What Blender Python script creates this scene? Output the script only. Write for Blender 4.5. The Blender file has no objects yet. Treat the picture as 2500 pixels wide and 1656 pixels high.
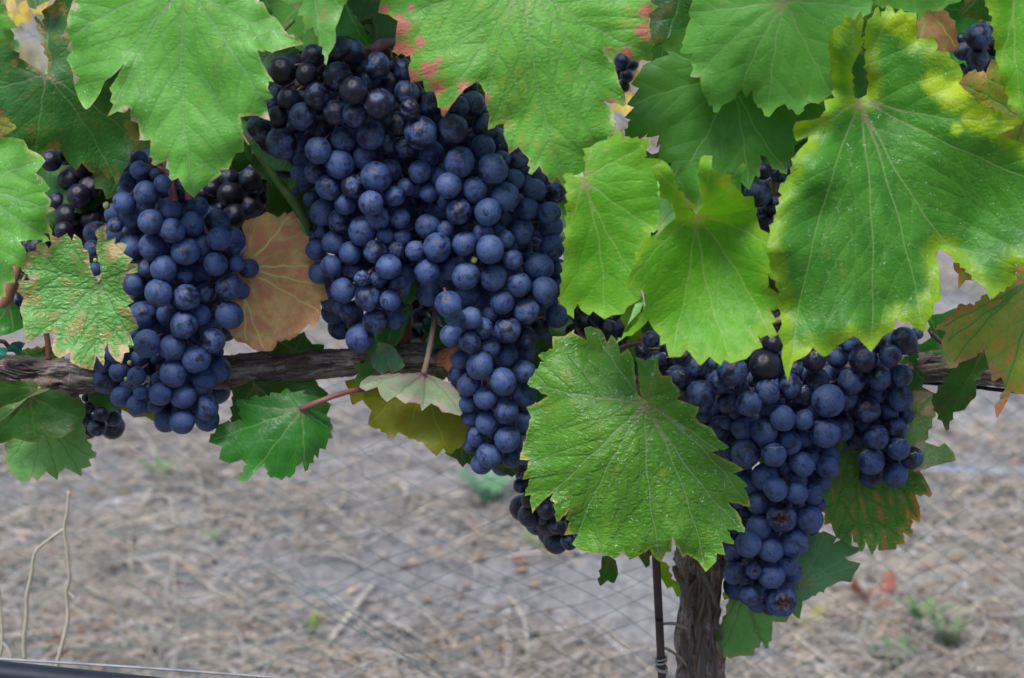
import bpy, bmesh, math, random
import numpy as np
from mathutils import Vector, Matrix, noise as mnoise, Quaternion
from mathutils.geometry import delaunay_2d_cdt

random.seed(7)
rng = np.random.default_rng(11)
R = math.radians
scene = bpy.context.scene
col = scene.collection

# ------------------------------------------------------------------ camera
PITCH = R(18.0)
D0, W0 = 0.80, 0.55                      # distance to the vine, width of the view there
FWD = np.array([0, math.cos(PITCH), -math.sin(PITCH)])
UPV = np.array([0, math.sin(PITCH), math.cos(PITCH)])
RGT = np.array([1.0, 0, 0])
CAM = np.array([0, 0, 0.85]) - FWD * D0
cam = bpy.data.cameras.new('camera')
cam_o = bpy.data.objects.new('camera', cam); col.objects.link(cam_o)
cam_o.location = CAM
cam_o.rotation_euler = (math.pi / 2 - PITCH, 0, 0)
cam.sensor_width = 36; cam.lens = 36 * D0 / W0
cam.clip_start = 0.02; cam.clip_end = 3000
cam.dof.use_dof = True; cam.dof.focus_distance = 0.775; cam.dof.aperture_fstop = 10.0
scene.camera = cam_o

# ------------------------------------------------------------------ world, sun, exposure
SUN_EL, SUN_AZ = R(66), R(210)           # azimuth clockwise from +Y (north)
w = bpy.data.worlds.new('World'); scene.world = w; w.use_nodes = True
wt = w.node_tree
sky = wt.nodes.new('ShaderNodeTexSky'); sky.sky_type = 'NISHITA'; sky.sun_disc = False
sky.sun_elevation = SUN_EL; sky.sun_rotation = SUN_AZ
sky.air_density = 1.0; sky.dust_density = 1.6; sky.ozone_density = 1.2
wt.nodes['Background'].inputs['Strength'].default_value = 0.085
wt.links.new(sky.outputs[0], wt.nodes['Background'].inputs['Color'])
sd = bpy.data.lights.new('sun', 'SUN'); sd.energy = 1.5; sd.angle = R(22); sd.color = (1.0, 0.99, 0.975)
so = bpy.data.objects.new('sun', sd); col.objects.link(so)
sdir = Vector((math.sin(SUN_AZ) * math.cos(SUN_EL), math.cos(SUN_AZ) * math.cos(SUN_EL), math.sin(SUN_EL)))
so.rotation_euler = sdir.to_track_quat('Z', 'Y').to_euler()
so.location = (-1, -2, 4)
vs = scene.view_settings
vs.view_transform = 'Standard'; vs.look = 'None'; vs.gamma = 1.0; vs.exposure = 1.48; vs.use_curve_mapping = False
scene.cycles.max_bounces = 5; scene.cycles.diffuse_bounces = 3; scene.cycles.transmission_bounces = 4; scene.cycles.transparent_max_bounces = 6
scene.cycles.use_adaptive_sampling = True; scene.cycles.adaptive_threshold = 0.02
try: scene.cycles.use_denoising = True
except Exception: pass

# ------------------------------------------------------------------ mapping: photo pixel + depth -> place in the row
def P(px, py, d=0.0):
    """photo pixel (2500 x 1656) and millimetres in front of the upright plane of the vine row -> world point"""
    dd = (d + 0.068 * (828 - py)) / 1000.0
    z = D0 - dd
    k = W0 / 2500.0 * z / D0
    return CAM + FWD * z + RGT * ((px - 1250) * k) + UPV * (-(py - 828) * k)
def Pn(xy, d):
    xy = np.asarray(xy, float); d = np.asarray(d, float)
    dd = (d + 0.068 * (828 - xy[:, 1])) / 1000.0
    z = D0 - dd; k = W0 / 2500.0 * z / D0
    return CAM + z[:, None] * FWD + ((xy[:, 0] - 1250) * k)[:, None] * RGT + (-(xy[:, 1] - 828) * k)[:, None] * UPV
def pxscale(py, d): return W0 / 2500.0 * (D0 - (d + 0.068 * (828 - py)) / 1000.0) / D0
TILES = {k: (x, y, 1 / 2.8) for k, x, y in [('A', 0, 0), ('B', 600, 0), ('C', 1200, 0), ('D', 1800, 0), ('E', 0, 500),
         ('F', 600, 500), ('G', 1200, 500), ('H', 1800, 500), ('I', 0, 1096), ('J', 600, 1096), ('K', 1200, 1096), ('L', 1800, 1096), ('O', 1550, 800)]}
TILES['M'] = (700, 850, 600 / 2352); TILES['N'] = (0, 850, 700 / 2367); TILES['S'] = (0, 0, 1.0)
def T(t, s):
    x0, y0, k = TILES[t]
    v = [float(q) for q in s.replace(',', ' ').split()]
    return [(x0 + v[i] * k, y0 + v[i + 1] * k) for i in range(0, len(v), 2)]
def T1(t, x, y):
    x0, y0, k = TILES[t]; return (x0 + x * k, y0 + y * k)

# ------------------------------------------------------------------ object helpers
def link_mesh(name, me, mat=None, parent=None, loc=(0, 0, 0)):
    o = bpy.data.objects.new(name, me); col.objects.link(o)
    if mat is not None and len(me.materials) == 0:
        me.materials.append(mat)
    if parent is not None:
        o.parent = parent
        o.location = Vector(loc) - WORLD(parent)
    else:
        o.location = loc
    o['_w'] = list(map(float, loc))
    return o
def WORLD(o): return Vector(o['_w'])
def empty(name, loc):
    o = bpy.data.objects.new(name, None); col.objects.link(o); o.location = loc; o['_w'] = list(map(float, loc))
    o.empty_display_size = 0.02
    return o
def tag(o, label=None, cat=None, group=None, kind=None):
    if label: o['label'] = label
    if cat: o['category'] = cat
    if group: o['group'] = group
    if kind: o['kind'] = kind
    return o
def mesh_from(verts, faces, smooth=True, name='mesh'):
    me = bpy.data.meshes.new(name)
    me.from_pydata([tuple(map(float, v)) for v in verts], [], [tuple(map(int, f)) for f in faces])
    if smooth: me.polygons.foreach_set('use_smooth', [True] * len(me.polygons))
    me.update()
    return me
def tube(path, radii, n=8, closed_ends=True, rough=0.0):
    """verts, faces of a tube along a path"""
    path = [Vector(p) for p in path]
    if not hasattr(radii, '__len__'): radii = [radii] * len(path)
    V, F = [], []
    up = Vector((0.13, 0.27, 0.95))
    prev = None
    for i, p in enumerate(path):
        t = (path[min(i + 1, len(path) - 1)] - path[max(i - 1, 0)]).normalized()
        if prev is None:
            a = t.cross(up)
            if a.length < 1e-4: a = t.cross(Vector((1, 0, 0)))
        else:
            a = prev - t * prev.dot(t)
        a.normalize(); b = t.cross(a); prev = a
        for j in range(n):
            th = 2 * math.pi * j / n
            r = radii[i] * (1 + rough * (random.random() - .5))
            V.append(p + (a * math.cos(th) + b * math.sin(th)) * r)
    for i in range(len(path) - 1):
        for j in range(n):
            F.append((i * n + j, i * n + (j + 1) % n, (i + 1) * n + (j + 1) % n, (i + 1) * n + j))
    if closed_ends:
        F.append(tuple(range(n))[::-1]); F.append(tuple(range((len(path) - 1) * n, len(path) * n)))
    return V, F
def spline(pts, m=8):
    """Catmull-Rom through points"""
    pts = [np.array(p, float) for p in pts]
    q = [2 * pts[0] - pts[1]] + pts + [2 * pts[-1] - pts[-2]]
    out = []
    for i in range(1, len(q) - 2):
        for k in range(m):
            t = k / m
            out.append(0.5 * ((2 * q[i]) + (-q[i - 1] + q[i + 1]) * t + (2 * q[i - 1] - 5 * q[i] + 4 * q[i + 1] - q[i + 2]) * t * t
                              + (-q[i - 1] + 3 * q[i] - 3 * q[i + 1] + q[i + 2]) * t ** 3))
    out.append(q[-2]); return out

# ------------------------------------------------------------------ node helpers
class NT:
    def __init__(self, name):
        self.mat = bpy.data.materials.new(name); self.mat.use_nodes = True
        self.t = self.mat.node_tree; self.t.nodes.clear()
    def n(self, typ, props=None, out=0, **ins):
        nd = self.t.nodes.new('ShaderNode' + typ)
        for k, v in (props or {}).items(): setattr(nd, k, v)
        for k, v in ins.items():
            key = int(k[1:]) if k[0] == 'i' and k[1:].isdigit() else k.replace('_', ' ')
            s = nd.inputs[key]
            if hasattr(v, 'is_output'): self.t.links.new(v, s)
            elif hasattr(v, 'outputs'): self.t.links.new(v.outputs[0], s)
            else:
                if s.type in ('RGBA',) and len(v) == 3: v = (*v, 1)
                s.default_value = v
        self.last = nd
        return nd.outputs[out]
    def math(self, op, a, b=0.0, c=0.0, clamp=False):
        return self.n('Math', {'operation': op, 'use_clamp': clamp}, i0=a, i1=b, i2=c)
    def mix(self, f, a, b, blend='MIX'):
        nd = self.t.nodes.new('ShaderNodeMix'); nd.data_type = 'RGBA'; nd.blend_type = blend
        for s, v in ((nd.inputs[0], f), (nd.inputs[6], a), (nd.inputs[7], b)):
            if hasattr(v, 'is_output'): self.t.links.new(v, s)
            else:
                if s.type == 'RGBA' and len(v) == 3: v = (*v, 1)
                s.default_value = v
        return nd.outputs[2]
    def fmix(self, f, a, b):
        nd = self.t.nodes.new('ShaderNodeMix'); nd.data_type = 'FLOAT'
        for s, v in ((nd.inputs[0], f), (nd.inputs[2], a), (nd.inputs[3], b)):
            if hasattr(v, 'is_output'): self.t.links.new(v, s)
            else: s.default_value = v
        return nd.outputs[0]
    def ss(self, v, lo, hi, a=0.0, b=1.0):
        return self.n('MapRange', {'interpolation_type': 'SMOOTHSTEP'}, i0=v, i1=lo, i2=hi, i3=a, i4=b)
    def noise(self, vec, scale, detail=3.0, rough=0.55, dist=0.0, out=0):
        return self.n('TexNoise', {}, out, Vector=vec, Scale=scale, Detail=detail, Roughness=rough, Distortion=dist)
    def voro(self, vec, scale, feature='F1', out=0, rand=1.0):
        return self.n('TexVoronoi', {'feature': feature}, out, Vector=vec, Scale=scale, Randomness=rand)
    def attr(self, name, out='Fac'):
        nd = self.t.nodes.new('ShaderNodeAttribute'); nd.attribute_name = name
        return nd.outputs[out]
    def vadd(self, a, b): return self.n('VectorMath', {'operation': 'ADD'}, i0=a, i1=b)
    def vmul(self, a, b): return self.n('VectorMath', {'operation': 'MULTIPLY'}, i0=a, i1=b)
    def bump(self, h, strength=0.3, dist=0.001, normal=None):
        kw = dict(Strength=strength, Distance=dist, Height=h)
        if normal is not None: kw['Normal'] = normal
        return self.n('Bump', {}, 0, **kw)
    def out(self, s):
        o = self.t.nodes.new('ShaderNodeOutputMaterial'); self.t.links.new(s, o.inputs[0]); return self.mat

# ------------------------------------------------------------------ materials
def leaf_material(name, c1, c2, vein, edge, edge_w=14, edge_amt=0.6, blot=None, blot_amt=0.0, rough=0.5, trans=0.34, tcol=None,
                  flecks=0.3, pucker=0.5, vein_amt=0.5, dark_vein=0.0, spec=0.45, sheen=0.0, brk=0.0, spot=None, streak=False, spn=.85):
    m = NT(name)
    lc = m.attr('lc', 'Vector'); ve = m.attr('ve', 'Vector')
    sep = m.n('SeparateXYZ', {}, 0, Vector=ve); s = m.last
    dp, ds, de = s.outputs[0], s.outputs[1], s.outputs[2]       # px from main vein, from any vein, from margin
    n1 = m.noise(lc, 1.1, 4, 0.6); n2 = m.noise(lc, 5.0, 4, 0.6); n3 = m.noise(lc, 26, 3, 0.6)
    c = m.mix(m.ss(n1, 0.36, 0.64), c1, c2)
    c = m.mix(m.ss(n2, 0.5, 0.75, 0, 0.28), c, tuple(x * 0.62 for x in c1))
    # areoles between the small veins
    la = m.attr('la', 'Vector')
    wob = m.vadd(la, m.vmul(m.noise(lc, 9, 2, 0.5, 0, 1), (0.9, 0.9, 0)))
    cell = m.voro(wob, 1.0, 'DISTANCE_TO_EDGE')
    cellc = m.ss(cell, 0.0, 0.14)
    fine = m.voro(m.vmul(lc, (1, 1, 1)), 22, 'DISTANCE_TO_EDGE')
    c = m.mix(m.math('MULTIPLY', m.math('SUBTRACT', 1.0, cellc), 0.06 + 0.14 * min(1, pucker)), c, tuple(x * 0.6 for x in c1))
    # yellow or red flush away from veins, breaking at the small veins
    if blot is not None:
        bn = m.noise(m.vmul(m.attr('la', 'Vector'), (.035, .55, 0)) if streak else m.vadd(lc, (7.3, 2.1, 0)), 1.7, 4, 0.62)
        bmask = m.math('MULTIPLY', m.ss(bn, 0.60 - 0.25 * blot_amt, 0.74 - 0.2 * blot_amt), m.ss(ds, 2.0, 11.0, 0.1, 1.0))
        bmask = m.math('MULTIPLY', bmask, m.ss(m.noise(lc, 14, 4, .65), 0.3, 0.55, 0.35, 1.0))
        c = m.mix(m.math('MULTIPLY', bmask, min(1.0, 0.55 + blot_amt * 0.4)), c, blot)
    # margin
    ew = m.math('ADD', de, m.math('MULTIPLY', m.math('SUBTRACT', n2, 0.5), min(edge_w, 16) * 2.4))
    ew = m.math('ADD', ew, m.math('MULTIPLY', m.math('SUBTRACT', n1, 0.5), min(edge_w, 20) * 3.0))
    c = m.mix(m.math('MULTIPLY', m.ss(ew, 0.0, edge_w, edge_amt, 0.0), m.ss(m.noise(m.vadd(lc, (1.3, 9.1, 0)), 1.4, 3, .6), .36, .58, brk, 1.0)), c, edge)
    st = m.math('ADD', m.attr('st'), m.math('ADD', m.math('MULTIPLY', m.math('SUBTRACT', n2, .5), 1.5 * spn), m.math('MULTIPLY', m.math('SUBTRACT', m.noise(lc, 13, 4, .65), .5), 1.3 * spn)))
    c = m.mix(m.math('MULTIPLY', m.ss(st, .28, .82, 0, .9), m.ss(m.attr('st'), .02, .15)), c, m.mix(m.ss(n3, .35, .65), spot or edge, tuple(min(1, x * y) for x, y in zip(spot or edge, (.9, 1.45, 1.2)))))
    tip = m.math('MULTIPLY', m.ss(m.math('ADD', de, m.math('MULTIPLY', n3, 4.0)), 2.0, 6.0, 1.0, 0.0), m.ss(m.noise(lc, 3.3, 2), 0.54, 0.62))
    c = m.mix(m.math('MULTIPLY', tip, 0.7), c, (0.16, 0.06, 0.03))
    # brown pin spots
    sp = m.voro(m.vadd(lc, m.vmul(m.noise(lc, 12, 2, .5, 0, 1), (.12, .12, 0))), 1.6, 'F1')
    spc = m.n('TexVoronoi', {'feature': 'F1'}, 1, Vector=lc, Scale=1.6)
    c = m.mix(m.math('MULTIPLY', m.ss(sp, 0.02, 0.06, 0.6, 0.0), m.ss(m.noise(lc, 1.9, 1), .55, .6)), c, (0.14, 0.07, 0.035))
    # veins
    vm = m.ss(dp, 0.8, 2.8, min(1, vein_amt * 1.3), 0.0)
    vm2 = m.ss(ds, 0.2, 1.6, vein_amt * 0.34, 0.0)
    vcol = m.mix(m.ss(m.attr('rb'), .03, .22, .8, 0.0), vein, (0.30, 0.16, 0.14))
    c = m.mix(m.math('MAXIMUM', vm, vm2), c, vcol)
    if dark_vein > 0:
        c = m.mix(m.ss(ds, 1.2, 6.0, dark_vein, 0.0), c, tuple(x * 0.5 for x in c1))
    # pale dashes: dried spray and torn skin
    fl = None
    if flecks > 0:
        q = m.vmul(m.vadd(lc, m.vmul(m.noise(lc, 4, 2, .5, 0, 1), (.5, .5, 0))), (1.0, 1.9, 1))
        fv = m.voro(q, 5.5, 'F1'); fq = m.voro(m.vadd(q, (3.1, 1.7, 0)), 10.0, 'F1')
        dens = m.ss(m.noise(lc, 1.6, 3, .6), 0.60 - 0.25 * flecks, 0.75 - 0.2 * flecks)
        br = m.ss(m.noise(lc, 21, 2, .5), .45, .55)
        a = m.ss(fv, 0.07, 0.16, 1.0, 0.0); b = m.ss(fq, 0.09, 0.2, 0.8, 0.0)
        fl = m.math('MULTIPLY', m.math('MULTIPLY', m.math('MAXIMUM', a, b), dens), m.math('MULTIPLY', br, min(1.0, flecks * 1.6)))
        c = m.mix(fl, c, (0.62, 0.70, 0.68))
    # relief
    quilt = m.math('MULTIPLY', m.ss(cell, 0.0, 0.42), 1.0)
    hgt = m.math('ADD', m.math('MULTIPLY', quilt, pucker), m.math('MULTIPLY', m.ss(fine, 0, .3), 0.16 * pucker))
    hgt = m.math('ADD', hgt, m.math('MULTIPLY', m.ss(ds, 0.0, 5.0), 0.45 * pucker + 0.08))
    hgt = m.math('ADD', hgt, m.math('MULTIPLY', n3, 0.10))
    nb = m.bump(hgt, 0.55, 0.0009)
    ro = m.fmix(m.ss(n2, .3, .7), rough - 0.07, rough + 0.1)
    bs = m.n('BsdfPrincipled', {}, 0, Base_Color=c, Roughness=ro, Normal=nb, Specular_IOR_Level=spec)
    if sheen > 0:
        m.last.inputs['Sheen Weight'].default_value = sheen; m.last.inputs['Sheen Roughness'].default_value = 0.5
    tc = m.mix(1.0, c, tcol or (1.35, 1.15, 0.35), 'MULTIPLY')
    tr = m.n('BsdfTranslucent', {}, 0, Color=tc, Normal=nb)
    ms = m.n('MixShader', {}, 0, i0=trans, i1=bs, i2=tr)
    return m.out(ms)

LM = {}
YG = (0.34, 0.36, 0.05)
def mk(n, *a, **k):
    a = list(a)
    if a[0][1] > 1.6 * a[0][0]:
        for i in (0, 1): a[i] = (a[i][0] * .86, a[i][1] * 1.18, a[i][2] * .95)
    LM[n] = leaf_material('leaf_' + n, *a, **k)
mk('pale', (0.120, 0.300, 0.036), (0.175, 0.375, 0.065), (0.24, 0.42, 0.19), (0.55, 0.46, 0.20), 8, .6, (0.25, 0.36, 0.05), .2, rough=.52, flecks=.7, spot=(0.62, 0.36, 0.27), pucker=.2, vein_amt=.5, dark_vein=.2)
mk('pink', (0.120, 0.290, 0.030), (0.170, 0.350, 0.052), (0.24, 0.40, 0.14), (0.56, 0.34, 0.14), 7, .5, (0.27, 0.34, 0.05), .4, rough=.52, flecks=.5, spot=(0.66, 0.13, 0.13), pucker=.3, vein_amt=.5, dark_vein=.22)
mk('bright', (0.110, 0.290, 0.010), (0.160, 0.345, 0.018), (0.27, 0.42, 0.10), (0.30, 0.45, 0.02), 34, .5, (0.34, 0.28, 0.04), .08, rough=.55, trans=.42, flecks=.3, pucker=.2, vein_amt=.5, brk=.6)
mk('lime', (0.050, 0.170, 0.010), (0.085, 0.235, 0.020), (0.22, 0.36, 0.10), (0.27, 0.44, 0.010), 52, .9, (0.28, 0.28, 0.04), .05, rough=.50, trans=.40, flecks=.7, pucker=.28, vein_amt=.5, spn=.35, spec=.5, brk=.75, spot=(0.42, 0.45, 0.012))  # lime rim: yellowed margin plus the glow of a lit edge, put into colour
mk('matte', (0.105, 0.255, 0.036), (0.140, 0.300, 0.058), (0.22, 0.38, 0.13), (0.20, 0.36, 0.04), 14, .5, (0.36, .18, .06), .0, rough=.5, flecks=.3, pucker=.14, vein_amt=.42)
mk('mid', (0.065, 0.175, 0.024), (0.090, 0.215, 0.036), (0.18, 0.34, 0.10), (0.12, 0.26, 0.04), 8, .4, (0.2, .18, .06), .0, rough=.52, flecks=.16, pucker=.1, vein_amt=.5)
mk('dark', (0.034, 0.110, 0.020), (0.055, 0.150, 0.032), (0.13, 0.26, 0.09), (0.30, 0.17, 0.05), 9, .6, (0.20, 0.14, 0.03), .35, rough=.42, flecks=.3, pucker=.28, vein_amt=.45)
mk('green', (0.036, 0.155, 0.022), (0.055, 0.200, 0.034), (0.18, 0.34, 0.09), (0.10, 0.28, 0.03), 8, .4, None, 0, rough=.4, flecks=.1, pucker=.16, vein_amt=.45)
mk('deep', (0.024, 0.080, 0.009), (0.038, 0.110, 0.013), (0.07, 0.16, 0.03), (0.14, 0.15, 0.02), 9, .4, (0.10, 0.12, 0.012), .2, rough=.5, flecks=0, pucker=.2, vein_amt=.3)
mk('front', (0.084, 0.205, 0.012), (0.135, 0.268, 0.026), (0.32, 0.44, 0.22), (0.40, 0.40, 0.06), 7, .8, (0.24, 0.25, 0.03), .2, rough=.43, flecks=1.2, pucker=.6, vein_amt=.5, dark_vein=.3, spec=.5)
mk('varieg', (0.130, 0.300, 0.055), (0.175, 0.350, 0.085), (0.16, 0.34, 0.11), (0.55, 0.33, 0.18), 13, .85, (0.42, 0.22, 0.07), .5, rough=.42, flecks=.8, pucker=.9, spn=.7, vein_amt=.45, dark_vein=.25, spec=.6)
mk('tan', (0.70, 0.36, 0.15), (0.86, 0.60, 0.26), (0.80, 0.74, 0.28), (0.34, 0.22, 0.09), 12, .5, (0.74, 0.28, 0.18), .8, rough=.6, trans=.4, tcol=(1.2, 1.0, .55), flecks=0, pucker=.2, vein_amt=.95, sheen=.1)
mk('orange', (0.20, 0.32, 0.045), (0.31, 0.37, 0.06), (0.09, 0.25, 0.06), (0.50, 0.18, 0.10), 20, .85, (0.62, 0.24, 0.05), .55, rough=.42, flecks=.15, pucker=.4, vein_amt=.8)
mk('redgreen', (0.062, 0.155, 0.011), (0.090, 0.20, 0.020), (0.07, 0.17, 0.03), (0.42, 0.22, 0.03), 14, .8, (0.60, 0.10, 0.07), .45, streak=True, rough=.32, flecks=.45, pucker=.9, vein_amt=.3, dark_vein=.3, spec=.55)
mk('under', (0.27, 0.37, 0.19), (0.33, 0.42, 0.25), (0.20, 0.27, 0.13), (0.48, 0.33, 0.29), 22, .85, (0.46, 0.36, 0.30), .25, rough=.7, trans=.25, flecks=0, pucker=.15, vein_amt=.6, sheen=.15)
mk('under_lime', (0.22, 0.40, 0.12), (0.27, 0.46, 0.17), (0.20, 0.30, 0.11), (0.30, 0.42, 0.10), 10, .4, None, 0, rough=.65, trans=.3, flecks=0, pucker=.12, vein_amt=.4, sheen=.1)
mk('under_green', (0.13, 0.26, 0.080), (0.17, 0.31, 0.11), (0.09, 0.18, 0.06), (0.36, 0.25, 0.12), 10, .6, None, 0, rough=.68, trans=.25, flecks=.15, pucker=.2, vein_amt=.55, sheen=.12)
mk('under_blue', (0.10, 0.21, 0.11), (0.13, 0.26, 0.14), (0.18, 0.31, 0.17), (0.24, 0.15, 0.08), 8, .6, None, 0, rough=.68, trans=.2, flecks=.2, pucker=.6, vein_amt=.5, sheen=.2)
mk('olive', (0.17, 0.21, 0.010), (0.22, 0.25, 0.015), (0.26, 0.28, 0.04), (0.30, 0.16, 0.02), 12, .5, (0.28, 0.15, 0.02), .3, rough=.5, trans=.45, flecks=0, pucker=.2, vein_amt=.45)
mk('mosaic', (0.17, 0.30, 0.10), (0.27, 0.38, 0.18), (0.20, 0.35, 0.17), (0.44, 0.30, 0.12), 8, .6, (0.58, 0.38, 0.36), .7, rough=.45, flecks=.5, pucker=.8, vein_amt=.45)
mk('yellow', (0.65, 0.48, 0.05), (0.5, 0.48, 0.07), (0.4, 0.4, 0.1), (0.4, 0.2, 0.05), 14, .5, (0.6, .28, .06), .4, rough=.5, flecks=0, pucker=.1)
mk('rust', (0.20, 0.065, 0.022), (0.28, 0.10, 0.035), (0.12, 0.05, 0.03), (0.12, 0.04, 0.02), 12, .6, (0.12, 0.04, 0.02), .4, rough=.6, trans=.15, tcol=(1, .8, .5), flecks=0, pucker=1.0)

def simple_mat(name, c1, c2, scale, rough=0.6, bump=0.2, bdist=0.001, stretch=(1, 1, 1), spec=.4, detail=5):
    m = NT(name)
    oc = m.n('TexCoord', {}, 3)
    v = m.vmul(oc, stretch)
    n = m.noise(v, scale, detail, .6)
    c = m.mix(m.ss(n, .35, .65), c1, c2)
    b = m.bump(n, bump, bdist)
    return m.out(m.n('BsdfPrincipled', {}, 0, Base_Color=c, Roughness=rough, Normal=b, Specular_IOR_Level=spec))
M_PETIOLE = simple_mat('petiole', (0.22, 0.055, 0.085), (0.30, 0.12, 0.10), 60, .5, .1)
M_PETGREEN = simple_mat('petiole_green', (0.16, 0.26, 0.06), (0.28, 0.20, 0.12), 40, .5, .1)
M_STEMRED = simple_mat('bunch_stem', (0.16, 0.04, 0.05), (0.20, 0.16, 0.05), 45, .55, .15)
M_SHOOT = simple_mat('shoot_brown', (0.16, 0.055, 0.035), (0.24, 0.10, 0.06), 40, .6, .2, stretch=(1, 1, .2))
M_SHOOTG = simple_mat('shoot_green', (0.06, 0.13, 0.025), (0.12, 0.18, 0.045), 90, .5, .3)
M_BERRY = simple_mat('unripe_berry', (0.30, 0.38, 0.10), (0.42, 0.42, 0.16), 120, .45, .05)
M_STRAW = simple_mat('dry_stalk', (0.36, 0.32, 0.24), (0.48, 0.43, 0.34), 30, .7, .2)
M_ROD = simple_mat('rusty_rod', (0.035, 0.024, 0.026), (0.06, 0.035, 0.03), 60, .6, .3, .0006)
M_PIPE = simple_mat('black_hose', (0.008, 0.011, 0.020), (0.014, 0.018, 0.030), 40, .55, .1, spec=.25)
M_WIRE = simple_mat('steel_wire', (0.16, 0.17, 0.19), (0.26, 0.27, 0.29), 80, .5, .15)
M_HOSE2 = simple_mat('pale_hose', (0.15, 0.18, 0.23), (0.19, 0.23, 0.28), 10, .5, .05)
M_NET = simple_mat('green_net', (0.035, 0.16, 0.135), (0.06, 0.22, 0.185), 30, .5, .0)
M_RIBBON = simple_mat('green_tie', (0.008, 0.11, 0.075), (0.012, 0.15, 0.10), 40, .3, .05, spec=.6)
M_SEED = simple_mat('grape_flesh', (0.012, 0.004, 0.005), (0.13, 0.035, 0.018), 4.2, .2, .5, .05, spec=.7)
M_PIP = simple_mat('grape_pip', (0.07, 0.02, 0.012), (0.24, 0.12, 0.06), 5, .3, .2, .03)
M_TWIG = simple_mat('pale_twig', (0.24, 0.19, 0.15), (0.34, 0.28, 0.22), 50, .8, .4)

def grape_material():
    m = NT('grape_skin')
    oc = m.n('TexCoord', {}, 3)
    oi = m.t.nodes.new('ShaderNodeObjectInfo')
    rnd = oi.outputs['Random']; ocol = m.n('SeparateColor', {}, 0, Color=oi.outputs['Color']); sc = m.last
    bloom, crack, hue = sc.outputs[0], sc.outputs[1], sc.outputs[2]
    off = m.n('CombineXYZ', {}, 0, i0=m.math('MULTIPLY', rnd, 91.7), i1=m.math('MULTIPLY', rnd, 53.1), i2=m.math('MULTIPLY', rnd, 17.9))
    v = m.vadd(oc, off)
    n1 = m.noise(v, 1.3, 5, .62, .4); n2 = m.noise(v, 7.0, 4, .65); n3 = m.noise(v, 24, 3, .6)
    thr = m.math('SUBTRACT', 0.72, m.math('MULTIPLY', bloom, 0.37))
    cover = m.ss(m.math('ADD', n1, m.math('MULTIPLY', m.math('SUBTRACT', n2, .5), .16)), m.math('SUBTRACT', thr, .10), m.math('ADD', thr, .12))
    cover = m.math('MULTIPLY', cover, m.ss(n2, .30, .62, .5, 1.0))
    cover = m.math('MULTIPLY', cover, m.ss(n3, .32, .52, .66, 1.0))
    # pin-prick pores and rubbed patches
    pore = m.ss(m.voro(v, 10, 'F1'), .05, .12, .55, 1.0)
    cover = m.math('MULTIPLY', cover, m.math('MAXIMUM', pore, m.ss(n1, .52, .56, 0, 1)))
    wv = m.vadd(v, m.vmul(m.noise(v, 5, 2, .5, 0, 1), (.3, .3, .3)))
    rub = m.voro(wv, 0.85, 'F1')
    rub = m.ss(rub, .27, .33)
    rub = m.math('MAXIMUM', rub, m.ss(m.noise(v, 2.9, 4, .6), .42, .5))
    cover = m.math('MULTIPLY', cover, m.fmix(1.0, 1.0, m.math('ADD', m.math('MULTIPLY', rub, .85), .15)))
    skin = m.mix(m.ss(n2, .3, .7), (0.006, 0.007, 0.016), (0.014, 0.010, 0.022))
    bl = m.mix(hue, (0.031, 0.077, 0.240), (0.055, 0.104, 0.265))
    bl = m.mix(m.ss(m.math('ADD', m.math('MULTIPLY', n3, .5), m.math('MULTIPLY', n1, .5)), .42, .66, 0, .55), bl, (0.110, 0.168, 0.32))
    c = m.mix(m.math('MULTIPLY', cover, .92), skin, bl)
    sx = m.n('SeparateXYZ', {}, 0, Vector=oc); sx = m.last
    pole = m.n('VectorMath', {'operation': 'DISTANCE'}, 1, i0=oc, i1=(0, 0, -0.97))
    dot = m.ss(m.math('ADD', pole, m.math('MULTIPLY', m.math('SUBTRACT', n2, .5), .08)), .035, .075, 1.0, 0.0)
    c = m.mix(m.math('MULTIPLY', dot, .8), c, (0.30, 0.15, 0.08))
    c = m.mix(m.ss(pole, .06, .22, .45, 0), c, (0.012, 0.012, 0.025))
    # healed hairline cracks
    zz = m.math('ABSOLUTE', m.math('ADD', m.math('ADD', sx.outputs[2], -.15), m.math('MULTIPLY', m.math('SUBTRACT', m.noise(v, 2.6, 3, .6), .5), .55)))
    ck = m.math('MULTIPLY', m.ss(zz, .012, .03, 1, 0), m.math('MULTIPLY', m.ss(m.noise(v, 1.5, 1), .47, .53), m.ss(crack, .4, .6)))
    c = m.mix(ck, c, (0.42, 0.38, 0.34))
    # tiny dust
    du = m.math('MULTIPLY', m.ss(m.voro(v, 6.5, 'F1'), .02, .05, 1, 0), m.ss(m.noise(v, 3.1, 1), .55, .6))
    c = m.mix(m.math('MULTIPLY', du, .7), c, (0.5, 0.45, 0.4))
    ro = m.fmix(cover, .30, .62)
    b = m.bump(m.math('ADD', m.math('MULTIPLY', n2, .6), m.math('MULTIPLY', n3, .5)), .18, .04)
    return m.out(m.n('BsdfPrincipled', {}, 0, Base_Color=c, Roughness=ro, Normal=b, Specular_IOR_Level=.42))
M_GRAPE = grape_material()

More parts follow.
